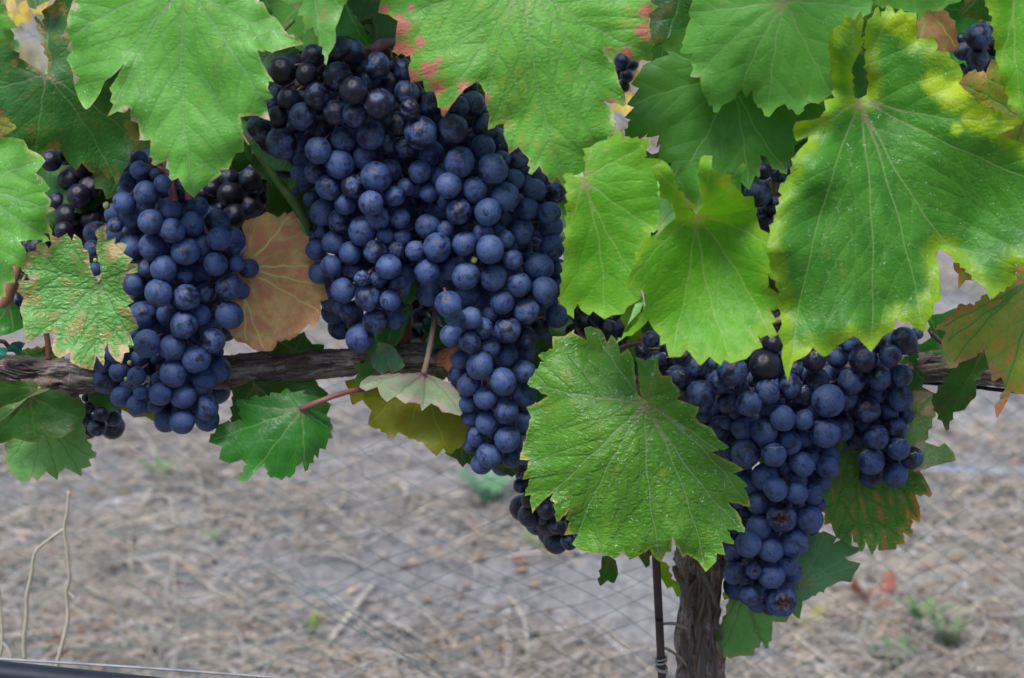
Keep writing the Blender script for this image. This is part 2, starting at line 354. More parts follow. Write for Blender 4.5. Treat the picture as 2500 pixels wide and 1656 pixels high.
def bark_material():
    m = NT('bark')
    ba = m.attr('ba', 'Vector')          # around, along, ridge height
    sp = m.n('SeparateXYZ', {}, 0, Vector=ba); sp = m.last
    oc = m.n('TexCoord', {}, 3)
    n1 = m.noise(m.vmul(ba, (2.4, 9.0, 0)), 6, 6, .68, .5)
    n2 = m.noise(oc, 55, 5, .65); n3 = m.noise(oc, 900, 3, .6); n4 = m.noise(m.vmul(ba, (1.0, 30, 0)), 9, 4, .6)
    c = m.mix(m.ss(n1, .32, .66), (0.095, 0.052, 0.038), (0.46, 0.40, 0.38))
    c = m.mix(m.ss(n2, .44, .62, 0, .7), c, (0.24, 0.12, 0.07))
    c = m.mix(m.ss(sp.outputs[2], .10, .55, .7, 0), c, (0.030, 0.018, 0.014))
    c = m.mix(m.ss(n4, .50, .68, 0, .6), c, (0.44, 0.40, 0.39))
    c = m.mix(m.ss(n3, .35, .65, .3, 0), c, (0.05, 0.035, 0.03))
    h = m.math('ADD', m.math('MULTIPLY', n1, 1.0), m.math('ADD', m.math('MULTIPLY', n4, .7), m.math('MULTIPLY', n3, .3)))
    b = m.bump(h, 1.0, .0016)
    return m.out(m.n('BsdfPrincipled', {}, 0, Base_Color=c, Roughness=.85, Normal=b, Specular_IOR_Level=.25))
M_BARK = bark_material()

def vcol_mat(name, rough=.8, trans=0.0):
    m = NT(name)
    c = m.attr('Col', 'Color'); oc = m.n('TexCoord', {}, 3)
    n = m.noise(oc, 160, 3, .6)
    c = m.mix(m.ss(n, .3, .7, .35, 0), c, (0.08, 0.06, 0.045), 'MIX')
    s = m.n('BsdfPrincipled', {}, 0, Base_Color=c, Roughness=rough, Specular_IOR_Level=.3)
    if trans:
        s = m.n('MixShader', {}, 0, i0=trans, i1=s, i2=m.n('BsdfTranslucent', {}, 0, Color=c))
    return m.out(s)
M_LITTER = vcol_mat('litter'); M_WEED = vcol_mat('weed', .55, .3)
def ground_material():
    m = NT('soil')
    oc = m.n('TexCoord', {}, 3)
    n1 = m.noise(oc, 2.2, 5, .6); n2 = m.noise(oc, 22, 6, .68); n3 = m.noise(oc, 130, 4, .65)
    c = m.mix(m.ss(n1, .35, .65), (0.150, 0.145, 0.150), (0.225, 0.215, 0.215))
    c = m.mix(m.ss(n2, .42, .68, 0, .8), c, (0.30, 0.285, 0.275))
    c = m.mix(m.ss(n2, .25, .42, .7, 0), c, (0.085, 0.078, 0.078))
    c = m.mix(m.ss(n3, .34, .6, .7, 0), c, (0.085, 0.078, 0.078))
    n6 = m.noise(oc, 60, 4, .7)
    c = m.mix(m.ss(n6, .52, .66, 0, .7), c, (0.34, 0.32, 0.31))
    # far away the grass and straw cover merge
    v = m.voro(oc, 26, 'F1', 1)
    n5 = m.noise(oc, .8, 3, .6)
    c = m.mix(m.math('MULTIPLY', m.ss(n5, .5, .62), .45), c, (0.36, 0.31, 0.17))
    b = m.bump(m.math('ADD', n2, m.math('MULTIPLY', n3, .4)), .9, .012)
    return m.out(m.n('BsdfPrincipled', {}, 0, Base_Color=c, Roughness=.95, Normal=b, Specular_IOR_Level=.15))
M_SOIL = ground_material()

# ================================================================== GROUND
GX, GY = 41, 41
def ground_h(x, y):
    return 0.012 * mnoise.noise(Vector((x * 3.1, y * 3.1, 0))) + 0.02 * mnoise.noise(Vector((x * .9, y * .9, 5))) + 0.006 * mnoise.noise(Vector((x * 11, y * 11, 2)))
xs = np.concatenate([[-400, -120, -40, -15, -8, -5, -3.5], np.linspace(-2.6, 2.6, 131), [3.5, 5, 8, 15, 40, 120, 400]])
ys = np.concatenate([[-400, -100, -30, -8, -3], np.linspace(-1.2, 6.0, 181), [6.6, 7.5, 9, 11, 14, 20, 40, 120, 400]])
V = []; F = []
for y in ys:
    for x in xs:
        near = abs(x) < 3 and -1.3 < y < 6.1
        V.append((x, y, ground_h(x, y) if near else 0.0))
nx = len(xs)
for j in range(len(ys) - 1):
    for i in range(nx - 1):
        F.append((j * nx + i, j * nx + i + 1, (j + 1) * nx + i + 1, (j + 1) * nx + i))
ground = tag(link_mesh('ground', mesh_from(V, F), M_SOIL), kind='structure')

# unseen vine row added behind the camera to keep low sky off the fruit
rw = np.random.default_rng(4)
V = []; F = []; C = []
for k in range(9000):
    x = rw.uniform(-7, 7); z = .55 + 1.55 * rw.random() ** .8; y = -2.75 + rw.normal(0, .17)
    s = rw.uniform(.045, .085); n_ = rw.normal(0, 1, 3) + np.array([0, .9, .5]); n_ /= np.linalg.norm(n_)
    t_ = np.cross(n_, rw.normal(0, 1, 3)); t_ /= np.linalg.norm(t_); b_ = np.cross(n_, t_); b0 = len(V); c0 = np.array((.07, .16, .025)) * rw.uniform(.7, 1.3)
    for q in range(6):
        a = 6.283 * q / 6; rr = s * (1 if q % 2 else .75); V.append(np.array([x, y, z]) + t_ * math.cos(a) * rr + b_ * math.sin(a) * rr + n_ * .01 * (q % 2)); C.append((*c0, 1))
    F.append(tuple(range(b0, b0 + 6)))
me = mesh_from(V, F, False); at = me.color_attributes.new('Col', 'FLOAT_COLOR', 'POINT'); at.data.foreach_set('color', np.array(C, np.float32).ravel())
tag(link_mesh('added_vine_row', me, M_WEED), 'unseen leafy vine row added behind the camera to block low sky', 'vine row', kind='stuff')

# ================================================================== LEAF BUILDER
def inside(poly, pts):
    x, y = pts[:, 0], pts[:, 1]; r = np.zeros(len(pts), bool)
    n = len(poly); j = n - 1
    for i in range(n):
        xi, yi = poly[i]; xj, yj = poly[j]
        if yi != yj:
            c = ((yi > y) != (yj > y)) & (x < (xj - xi) * (y - yi) / (yj - yi) + xi)
            r ^= c
        j = i
    return r
def segdist(pts, a, b):
    """min distance from pts to segments a->b"""
    best = np.full(len(pts), 1e9)
    for p0 in range(0, len(a), 64):
        A = a[p0:p0 + 64][None]; B = b[p0:p0 + 64][None]; Pp = pts[:, None]
        ab = B - A; L = (ab ** 2).sum(-1) + 1e-9
        t = np.clip(((Pp - A) * ab).sum(-1) / L, 0, 1)
        d = np.sqrt(((A + t[..., None] * ab - Pp) ** 2).sum(-1)).min(1)
        best = np.minimum(best, d)
    return best
def toothed(outline, rnd, tooth=26.0, amp=5.5):
    """traced margin -> fine margin with small saw teeth on long runs"""
    o = np.array(outline, float)
    if amp > 0:      # sharpen the traced teeth and notches
        pr_, nx_ = np.roll(o, 1, 0), np.roll(o, -1, 0)
        v = o - (pr_ + nx_) / 2; lv = np.hypot(*v.T)[:, None]
        o = o + v * np.minimum(.30, 6.0 / (lv + 1e-6))
    ar = 0.5 * np.sum(o[:, 0] * np.roll(o[:, 1], -1) - np.roll(o[:, 0], -1) * o[:, 1])
    sgn = 1.0 if ar > 0 else -1.0
    out = []
    for i in range(len(o)):
        a, b = o[i], o[(i + 1) % len(o)]
        v = b - a; L = np.hypot(*v)
        nrm = np.array([v[1], -v[0]]) / (L + 1e-9) * sgn
        n = max(1, int(round(L / tooth))) if amp > 0 else 1
        for k in range(n):
            p = a + v * (k / n); q = a + v * ((k + 1) / n)
            out.append(p)
            if amp > 0 and n > 1:
                am = amp * rnd.uniform(.7, 1.5)
                f = rnd.uniform(.6, .8)
                out.append(p + (q - p) * f * .5 + nrm * am * .35)
                out.append(p + (q - p) * f + nrm * am)
            elif amp > 0 and L > 14:
                out.append((p + q) / 2 + nrm * amp * rnd.uniform(-.05, .28))
    return np.array(out)

def build_leaf(name, outline, base, preset, parent, d0=0.0, ty=6.0, tx=0.0, cup=0.0, bumps=(), tips=None, h=8.0, amp=5.5,
               quilt=1.0, wave=2.2, label=None, seed=None, fold=None, sec=True, spots=(), big=2.3):
    rnd = random.Random(seed if seed is not None else name + str(outline[0]))
    poly = toothed(outline, rnd, amp=amp)
    base = np.array(base, float)
    cen = poly.mean(0)
    rad = np.sqrt(((poly - base) ** 2).sum(1)); Rm = rad.max()
    # ---- veins
    if tips is None:
        o = np.array(outline); rr = np.hypot(*(o - base).T); an = np.arctan2(*(o - base).T[::-1])
        tips = []
        for i in np.argsort(-rr):
            if rr[i] < .33 * rr.max(): break
            if all(abs((an[i] - a + math.pi) % (2 * math.pi) - math.pi) > R(33) for a, _ in tips):
                tips.append((an[i], o[i]))
            if len(tips) >= 6: break
        tips = [t for _, t in tips]
    prim, secs = [], []
    for t in tips:
        t = np.array(t, float); v = t - base; L = np.hypot(*v)
        nn = np.array([-v[1], v[0]]) / L
        bow = rnd.uniform(-.05, .05) * L
        s = np.linspace(0, .96, max(4, int(L / 9)))
        line = base + v * s[:, None] + nn * (bow * np.sin(s * math.pi) + 1.6 * np.sin(s * 23 + rnd.uniform(0, 6)))[:, None]
        prim.append(line)
    allp = np.concatenate(prim)
    if sec:
        for pi, line in enumerate(prim):
            L = len(line) * 9.0
            if L < 60: continue
            oth = np.concatenate([p[::2] for k, p in enumerate(prim) if k != pi]) if len(prim) > 1 else np.zeros((0, 2))
            k = 0.14; side = rnd.choice((-1, 1))
            while k < .92:
                for sd_ in (side, -side):
                    i = min(len(line) - 2, int((k + rnd.uniform(-.02, .02)) * len(line)))
                    i = max(1, i)
                    t = line[i + 1] - line[i]; t = t / np.hypot(*t)
                    ang = R(rnd.uniform(38, 52)) * sd_
                    p = line[i].copy(); pts = [p.copy()]
                    mx = .52 * L * (1.05 - k * .55)
                    ln = 0
                    while ln < mx:
                        dvec = np.array([t[0] * math.cos(ang) - t[1] * math.sin(ang), t[0] * math.sin(ang) + t[1] * math.cos(ang)])
                        ang *= .975
                        p = p + dvec * 9 + np.array([rnd.uniform(-.7, .7), rnd.uniform(-.7, .7)]); ln += 9
                        if len(oth) and np.min(((oth - p) ** 2).sum(1)) < 100: break
                        pts.append(p.copy())
                    if len(pts) > 3: secs.append(np.array(pts))
                k += max(.11, 66.0 / L) * rnd.uniform(.85, 1.15)
    # ---- points
    lo, hi = poly.min(0), poly.max(0)
    gx = np.arange(lo[0], hi[0], h); gy = np.arange(lo[1], hi[1], h * .87)
    G = np.array([(x + (h / 2 if j % 2 else 0), y) for j, y in enumerate(gy) for x in gx])
    G = G + rng.uniform(-.16 * h, .16 * h, G.shape)
    pa, pb = poly, np.roll(poly, -1, 0)
    G = G[inside(poly, G)]
    G = G[segdist(G, pa, pb) > h * .45]
    vp, ve_ = [], []
    for line in prim + secs:
        ok = inside(poly, line)
        ok &= segdist(line, pa, pb) > 2.0
        idx = -1
        for q, o_ in zip(line, ok):
            if o_:
                vp.append(q)
                if idx >= 0: ve_.append((idx, len(vp) - 1))
                idx = len(vp) - 1
            else:
                if idx >= 0: break
    vp = np.array(vp) if vp else np.zeros((0, 2))
    if len(vp) and len(G):
        keep = np.ones(len(G), bool)
        for c0 in range(0, len(vp), 200):
            keep &= (((G[:, None] - vp[None, c0:c0 + 200]) ** 2).sum(-1).min(1) > (h * .42) ** 2)
        G = G[keep]
    npoly = len(poly)
    allpts = np.concatenate([poly, vp, G]) if len(vp) else np.concatenate([poly, G])
    edges = [(i, (i + 1) % npoly) for i in range(npoly)] + [(a + npoly, b + npoly) for a, b in ve_]
    res = delaunay_2d_cdt([Vector(p) for p in allpts], edges, [], 0, 1e-4)
    pv = np.array([tuple(v) for v in res[0]]); tri = np.array(res[2])
    cent = pv[tri].mean(1)
    tri = tri[inside(poly, cent)]
    used = np.unique(tri); mp = -np.ones(len(pv), int); mp[used] = np.arange(len(used)); pv = pv[used]; tri = mp[tri]
    # upper face toward camera: image y points down -> orient
    a, b, c = pv[tri[:, 0]], pv[tri[:, 1]], pv[tri[:, 2]]
    cr = (b[:, 0] - a[:, 0]) * (c[:, 1] - a[:, 1]) - (b[:, 1] - a[:, 1]) * (c[:, 0] - a[:, 0])
    tri[cr > 0] = tri[cr > 0][:, ::-1]
    # ---- fields
    pA = np.concatenate([l[:-1] for l in prim]); pB = np.concatenate([l[1:] for l in prim])
    dprim = segdist(pv, pA, pB)
    # main veins thin out to the tips: scale the distance
    rr = np.hypot(*(pv - base).T) / Rm
    dprim_w = dprim * (0.62 + 0.75 * rr)
    dsec = dprim
    if secs:
        sA = np.concatenate([l[:-1] for l in secs]); sB = np.concatenate([l[1:] for l in secs])
        dsec = np.minimum(dprim, segdist(pv, sA, sB))
    dedge = segdist(pv, pa, pb)
    # ---- depth
    q = pv - cen
    d = d0 + ty * q[:, 1] / 100 + tx * q[:, 0] / 100 + 1.5 * cup * ((np.hypot(*q.T) / (Rm * .6)) ** 2)
    ph = [rnd.uniform(0, 6.28) for _ in range(6)]
    ef = np.exp(-dedge / 55)
    d += wave * (.35 + 1.7 * ef) * (np.sin(q[:, 0] / 47 + ph[0]) * np.cos(q[:, 1] / 61 + ph[1]) + .6 * np.sin((q[:, 0] + q[:, 1]) / 29 + ph[2]) * np.sin((q[:, 0] - q[:, 1]) / 37 + ph[3]) * ef)
    d += quilt * .38 * (1 - np.exp(-(dsec / 13.0) ** 2)) + quilt * .75 * (1 - np.exp(-(dprim / 30.0) ** 2))
    d += big * wave * (np.sin(q[:, 0] / 118 + ph[4]) * np.cos(q[:, 1] / 142 + ph[5]) + .5 * np.sin((q[:, 0] * .6 + q[:, 1]) / 84 + ph[0]))
    for bx, by, sg, am in bumps:
        d += am * np.exp(-((pv[:, 0] - bx) ** 2 + (pv[:, 1] - by) ** 2) / (2 * sg * sg))
    if fold is not None:       # (x0,y0,x1,y1,slope): past this line the blade bends back/forward
        x0, y0, x1, y1, sl = fold
        L = math.hypot(x1 - x0, y1 - y0); nx_, ny_ = (y1 - y0) / L, -(x1 - x0) / L
        dist = (pv[:, 0] - x0) * nx_ + (pv[:, 1] - y0) * ny_
        d += sl * np.maximum(0, dist) ** 1.3 / 10
    W = Pn(pv, d)
    ib = int(np.argmin(((pv - base) ** 2).sum(1)))
    org = W[ib]
    me = bpy.data.meshes.new(name)
    me.from_pydata((W - org).tolist(), [], tri.tolist())
    me.polygons.foreach_set('use_smooth', np.ones(len(tri), bool))
    mid = np.array(tips[0], float) - base; mid /= np.hypot(*mid)
    so_ = np.array([rnd.uniform(-20, 20), rnd.uniform(-20, 20)])
    lc = np.zeros((len(pv), 3)); lc[:, :2] = q / 100 + so_; lc[:, 2] = rnd.uniform(0, 9)
    la = np.zeros((len(pv), 3)); la[:, 0] = (q @ mid) / 12.0; la[:, 1] = (q @ np.array([-mid[1], mid[0]])) / 19.0; la[:, 2] = rnd.uniform(0, 50)
    vv = np.stack([dprim_w, dsec, dedge], 1)
    stv = np.zeros(len(pv))
    for sx_, sy_, sr_ in spots:
        stv = np.maximum(stv, np.exp(-((pv[:, 0] - sx_) ** 2 + (pv[:, 1] - sy_) ** 2) / (sr_ * sr_)))
    for nm, arr in (('st', stv), ('rb', rr * Rm / max(Rm, 250))):
        at = me.attributes.new(nm, 'FLOAT', 'POINT'); at.data.foreach_set('value', arr.astype(np.float32))
    for nm, arr in (('lc', lc), ('la', la), ('ve', vv)):
        at = me.attributes.new(nm, 'FLOAT_VECTOR', 'POINT'); at.data.foreach_set('vector', arr.astype(np.float32).ravel())
    me.update()
    o = link_mesh(name, me, LM[preset], parent, org)
    if label: o['label'] = label
    return o
def petiole(leaf, start, pts, r0=1.3, r1=1.0, mat=None):
    """leaf stalk: pts are (px,py,d) from the blade outward"""
    path = spline([tuple(WORLD(leaf))] + [P(*p) for p in pts], 6)
    rr = [(r0 + (r1 - r0) * i / (len(path) - 1)) / 1000 for i in range(len(path))]
    o0 = np.array(WORLD(leaf))
    Vv, Ff = tube([np.array(p) - o0 for p in path], rr, 8)
    return link_mesh('petiole', mesh_from(Vv, Ff), mat or M_PETIOLE, leaf, o0)

# ================================================================== THE VINE: trunk, cordon, shoots
TB = P(1716, 1656, -28); trunk_base = (TB[0] + .004, TB[1], 0.0)
vine = empty('grapevine', trunk_base)
tag(vine, 'gnarled grapevine with shaggy bark trunk, level cordon and green leaves', 'grapevine')
def bark_tube(name, path, radii, parent, n=72, amp=.22, twist=1.2, knots=(), seed=0.0):
    path = [Vector(p) for p in path]; V = []; F = []; A = []
    s = 0; prev = None
    for i, p in enumerate(path):
        t = (path[min(i + 1, len(path) - 1)] - path[max(i - 1, 0)]).normalized()
        a = (t.cross(Vector((.1, 1, .2))) if prev is None else prev - t * prev.dot(t)).normalized()
        b = t.cross(a); prev = a
        if i: s += (p - path[i - 1]).length
        for j in range(n):
            th = 2 * math.pi * j / n; tw = th + s * twist * 8
            cx, cy = math.cos(tw), math.sin(tw)
            q1 = mnoise.noise(Vector((cx * 2.6 + seed, cy * 2.6, s * 16)))
            q2 = 1 - abs(mnoise.noise(Vector((cx * 6.5, cy * 6.5 + seed, s * 26)))) * 2
            q3 = 1 - abs(mnoise.noise(Vector((cx * 13, cy * 13 + seed, s * 60)))) * 2
            rdg = .5 * q1 + .38 * q2 * q2 * .8 + .18 * q3
            r = radii[i] * (1 + amp * (rdg - .15))
            pos = p + (a * math.cos(th) + b * math.sin(th)) * r
            for kx, kr, kh in knots:
                dd = (pos - Vector(kx)).length
                if dd < kr * 2: pos = pos + (a * math.cos(th) + b * math.sin(th)) * kh * math.exp(-(dd / kr) ** 2) * (1 - 1.3 * math.exp(-(dd / (kr * .38)) ** 2))
            V.append(pos); A.append((th, s * 10, max(0, min(1, .35 + .6 * rdg))))
    m = len(path)
    for i in range(m - 1):
        for j in range(n):
            F.append((i * n + j, i * n + (j + 1) % n, (i + 1) * n + (j + 1) % n, (i + 1) * n + j))
    F.append(tuple(range(n))[::-1]); F.append(tuple(range((m - 1) * n, m * n)))
    o0 = WORLD(parent)
    me = mesh_from([v - o0 for v in V], F)
    at = me.attributes.new('ba', 'FLOAT_VECTOR', 'POINT')
    # wrap-safe coordinates around: cosine and sine folded into one running value
    at.data.foreach_set('vector', np.array([(math.sin(a[0]) * .9 + math.cos(a[0] * 1.0) * .45, a[1] * .12, a[2]) for a in A], np.float32).ravel())
    return link_mesh(name, me, M_BARK, parent, o0)
def pxr(r, py, d): return r * pxscale(py, d)
cpts = [(-260, 880, 30), (-60, 897, 30), (40, 905, 30), (148, 918, 36), (300, 922, 33), (430, 916, 32), (600, 902, 34), (743, 891, 33), (886, 882, 30), (1000, 876, 32), (1200, 888, 34),
        (1420, 925, 36), (1640, 965, 44), (1800, 960, 42), (2000, 925, 38), (2150, 905, 36), (2290, 893, 35), (2420, 905, 33), (2600, 915, 33), (2800, 905, 32)]
CD = -22
cp = spline([P(x, y, CD) for x, y, r in cpts], 16); cr_ = [v[0] for v in spline([(pxr(r, y, CD), 0) for x, y, r in cpts], 16)]
cordon = bark_tube('cordon', cp, cr_, vine, amp=.55, knots=[(P(148, 930, CD + 7), .011, .005), (P(560, 925, CD + 6), .007, .003)], seed=3.0)
tp = [P(1660, 985, -24), P(1690, 1080, -26), P(1712, 1200, -27), P(1715, 1330, -27), P(1708, 1460, -28), P(1700, 1560, -28), P(1712, 1656, -28)]
tp = tp + [np.array((TB[0] - .002, TB[1] + .002, .45)), np.array((TB[0] + .004, TB[1] + .004, .2)), np.array((TB[0] + .004, TB[1], -.04))]
trr = [pxr(50, 1000, -25), pxr(58, 1100, -25), pxr(60, 1200, -25), pxr(56, 1330, -25), pxr(45, 1460, -25), pxr(46, 1560, -25), pxr(54, 1656, -25), .014, .016, .02]
trunk = bark_tube('trunk', spline(tp, 26), [v[0] for v in spline([(r, 0) for r in trr], 26)], vine, n=110, amp=.62, twist=.5,
                  knots=[(P(1668, 1512, -14), .008, .004), (P(1655, 1380, -16), .009, .006)], seed=9.0)
# loose bark strips on trunk and cordon
def bark_strip(p0, p1, width, lift, parent):
    p0, p1 = np.array(p0), np.array(p1); L = np.linalg.norm(p1 - p0); t = (p1 - p0) / L
    side = np.cross(t, FWD); side /= np.linalg.norm(side)
    n = 9; V = []; F = []; A = []
    for i in range(n):
        u = i / (n - 1); wv = width * (0.35 + .65 * math.sin(math.pi * min(1, u * .8 + .12))) * random.uniform(.8, 1.15)
        c = p0 + t * L * u - FWD * lift * (u ** 2 + .15) + side * .0012 * math.sin(u * 5 + L * 900)
        for sx_ in (-1, 0, 1):
            V.append(c + side * wv * sx_ - FWD * (.0009 * (sx_ == 0)))
            A.append((sx_ * .3 + L * 50, u * 1.2, .55 + .2 * (sx_ == 0)))
        for sx_ in (1, 0, -1):
            V.append(c + side * wv * sx_ * .98 + FWD * .0007 - FWD * (.0009 * (sx_ == 0)))
            A.append((sx_ * .3 + L * 50, u * 1.2, .3))
    for i in range(n - 1):
        for j in range(6):
            F.append((i * 6 + j, i * 6 + (j + 1) % 6, (i + 1) * 6 + (j + 1) % 6, (i + 1) * 6 + j))
    F.append((0, 1, 2, 3, 4, 5)[::-1]); F.append(tuple((n - 1) * 6 + k for k in range(6)))
    me = mesh_from([v - p0 for v in V], F)
    at = me.attributes.new('ba', 'FLOAT_VECTOR', 'POINT'); at.data.foreach_set('vector', np.array(A, np.float32).ravel())
    return link_mesh('bark_strip', me, M_BARK, parent, p0)
for x0, y0, x1, y1, wd, lf, dd in [(1672, 1350, 1690, 1520, .0016, .003, -14), (1700, 1330, 1742, 1475, .002, .003, -13), (1735, 1345, 1728, 1520, .0015, .002, -14), (1690, 1480, 1684, 1640, .0018, .002, -17),
        (1718, 1500, 1710, 1650, .0016, .003, -16), (1738, 1530, 1745, 1655, .0013, .002, -18), (1650, 1380, 1668, 1450, .0022, .004, -16), (1760, 1380, 1742, 1500, .0012, .002, -18),
        (1676, 1530, 1668, 1620, .0012, .002, -18), (1696, 1410, 1672, 1500, .0013, .004, -13), (1725, 1400, 1700, 1530, .0012, .003, -13)]:
    bark_strip(P(x0, y0, dd), P(x1, y1, dd), wd, lf, trunk)
for x0, y0, x1, y1, wd, lf, dd in [(20, 890, 130, 905, .0012, .001, -15), (60, 920, 180, 945, .0010, .001, -15), (200, 905, 330, 912, .0012, .001, -15), (620, 890, 760, 880, .0013, .001, -15), (640, 905, 800, 893, .0011, .0015, -15),
        (560, 930, 700, 915, .0012, .002, -15), (740, 905, 860, 893, .0012, .001, -15), (780, 912, 690, 935, .0013, .004, -17), (180, 945, 195, 985, .0022, .003, -16), (2260, 885, 2380, 900, .0014, .002, -15), (2270, 910, 2400, 922, .0012, .002, -15)]:
    bark_strip(P(x0, y0, dd), P(x1, y1, dd), wd, lf, cordon)
rb_ = random.Random(8)
for k in range(46):
    yy = rb_.uniform(1290, 1600); xx = 1712 + rb_.uniform(-46, 46); u = abs(xx - 1712) / 52.0
    dd = -28 + 12.5 * math.sqrt(max(0, 1 - u * u)) + 1
    bark_strip(P(xx, yy, dd), P(xx + rb_.uniform(-14, 10), yy + rb_.uniform(35, 120), dd + rb_.uniform(-1.5, .5)), rb_.uniform(.0006, .0017), rb_.uniform(.0005, .004), trunk)
for k in range(60):
    xx = rb_.choice([rb_.uniform(-20, 300), rb_.uniform(540, 1010), rb_.uniform(2200, 2480)])
    j_ = min(range(len(cpts)), key=lambda q_: abs(cpts[q_][0] - xx)); j2 = min(len(cpts) - 1, j_ + 1) if cpts[j_][0] < xx else max(0, j_ - 1)
    f_ = (xx - cpts[j_][0]) / (cpts[j2][0] - cpts[j_][0] + 1e-6); yc = cpts[j_][1] + f_ * (cpts[j2][1] - cpts[j_][1]); sl_ = (cpts[j2][1] - cpts[j_][1]) / (cpts[j2][0] - cpts[j_][0] + 1e-6)
    o_ = rb_.uniform(-.8, .8); dd = CD + 7.0 * math.sqrt(1 - o_ * o_) + .6; L_ = rb_.uniform(40, 130); dr = rb_.choice((-1, 1))
    bark_strip(P(xx, yc + o_ * 30, dd), P(xx + dr * L_, yc + o_ * 30 + sl_ * dr * L_ + rb_.uniform(-6, 8), dd), rb_.uniform(.0005, .0013), rb_.uniform(.0003, .002), cordon)
def shoot(name, pts, r, mat, m=8, n=10):
    path = spline([P(*p) for p in pts], m)
    if hasattr(r, '__len__'): rr = [r[0] + (r[1] - r[0]) * i / (len(path) - 1) for i in range(len(path))]
    else: rr = [r] * len(path)
    o0 = np.array(path[0])
    Vv, Ff = tube([np.array(p) - o0 for p in path], [q / 1000 for q in rr], n, rough=.08)
    return link_mesh(name, mesh_from(Vv, Ff), mat, vine, o0)
shoot('shoot', [T1('E', -60, 900) + (-20,), T1('E', 0, 730) + (-12,), T1('E', 60, 620) + (-8,), T1('E', 110, 430) + (-10,), T1('E', 120, 200) + (-30,)], 3.0, M_SHOOT)
shoot('shoot', [T1('E', 330, 1060) + (-22,), T1('E', 328, 950) + (-24,), T1('E', 315, 860) + (-26,), T1('E', 300, 700) + (-28,)], 1.6, M_SHOOT)
shoot('shoot', [T1('B', 60, 1000) + (-14,), T1('B', 170, 1170) + (-10,), T1('B', 290, 1330) + (-4,), T1('B', 400, 1500) + (-6,), T1('F', 440, 180) + (-16,), T1('F', 500, 330) + (-36,), T1('F', 620, 420) + (-50,)], (2.3, 2.8), M_SHOOTG)
shoot('shoot', [(1005, 40, -30), (1000, 400, -38), (985, 878, -24)], 4.0, M_SHOOT)
shoot('shoot', [(1575, 820, -20), (1570, 880, -22), (1580, 950, -24)], 3.4, M_SHOOT)
shoot('shoot', [(2090, 300, -30), (2060, 600, -36), (2020, 925, -24)], 4.0, M_SHOOT)
shoot('spur', [T1('K', 1330, 1222) + (-16,), T1('K', 1240, 1195) + (-8,), T1('K', 1145, 1200) + (-2,)], (1.2, .7), M_TWIG)
shoot('spur', [T1('K', 1355, 1505) + (-16,), T1('K', 1280, 1420) + (-12,), T1('K', 1190, 1362) + (-8,)], (.8, .9), M_TWIG)

# ================================================================== LEAVES
rpt = random.Random(2)
NO_STALK = [T1('N', 250, 395), T1('C', 1398, 1462), T1('D', 833, 675), T1('C', 615, 1212), T1('M', 148, 578), T1('M', 1318, 244)]
def leaf(outline, base, preset, d0, label=None, folds=(), **k):
    o = build_leaf('leaf', outline, base, preset, vine, d0=d0, label=label, **k)
    if label and k.get('h', 8) >= 6.5 and k.get('amp', 1) > 0 and 0 < base[0] < 2500 and 0 < base[1] < 1656 and base not in NO_STALK:
        s_ = 1 if rpt.random() < .5 else -1
        petiole(o, None, [(base[0] + 8 * s_, base[1] - 14, d0 - 10), (base[0] + 30 * s_, base[1] - 45, d0 - 26), (base[0] + 55 * s_, base[1] - 70, d0 - 48)], 1.3, 1.2, M_PETGREEN)
    for f in folds:
        f = dict(f); ol = f.pop('o'); pr = f.pop('preset'); bs = f.pop('base', base); dd = f.pop('d0')
        build_leaf('folded_edge', ol, bs, pr, o, d0=dd, **f)
    return o

# 1 upper left, pale
l1 = leaf(T('A', '520,-60 500,0 485,50 465,110 455,180 425,240 470,280 460,330 485,360 460,400 480,450 500,510 510,590 530,650 560,710 590,740 630,710 680,640 720,560 790,500 840,450 800,525 755,600 765,640 755,690 770,720 745,785 800,765 850,768 885,752 900,820 940,850 955,920 960,955 1020,965 1030,1030 1060,1120 1135,1110 1175,1220 1220,1225 1270,1300 1325,1340 1380,1290 1450,1240 1510,1190 1510,1165 1560,1150 1590,1090 1615,1050 1660,1030 1665,960 1660,880 1650,810 1700,795 1760,795 1835,815 1830,760 1820,690 1860,665 1835,610 1840,560 1865,555 1830,500 1790,420 1770,350')
     + T('B', '200,347 300,322 385,300 300,240 260,200 210,130 160,90 120,20 90,0 40,-120 -60,-260') + T('A', '1300,-420 900,-350 640,-260'),
     T1('A', 1262, -120), 'pale', 52, 'large pale green leaf with pinkish crinkled left margin above the left bunch', ty=6.5, tx=1.5, cup=-6, spots=[T1('A', 460, 300) + (14,), T1('A', 500, 540) + (12,), T1('A', 440, 240) + (14,), T1('A', 500, 40) + (16,), T1('A', 860, 750) + (14,), T1('A', 910, 830) + (14,), T1('A', 960, 940) + (14,), T1('A', 1830, 800) + (16,), T1('A', 1850, 600) + (12,), T1('A', 1700, 795) + (12,), T1('A', 1130, 1115) + (8,), T1('A', 1780, 0) + (14,)],
     tips=T('A', '1325,1340 590,735 1850,800 470,250') + T('B', '385,300') + T('A', '760,780'), bumps=[(330, 250, 60, 4), (560, 250, 50, -5)])
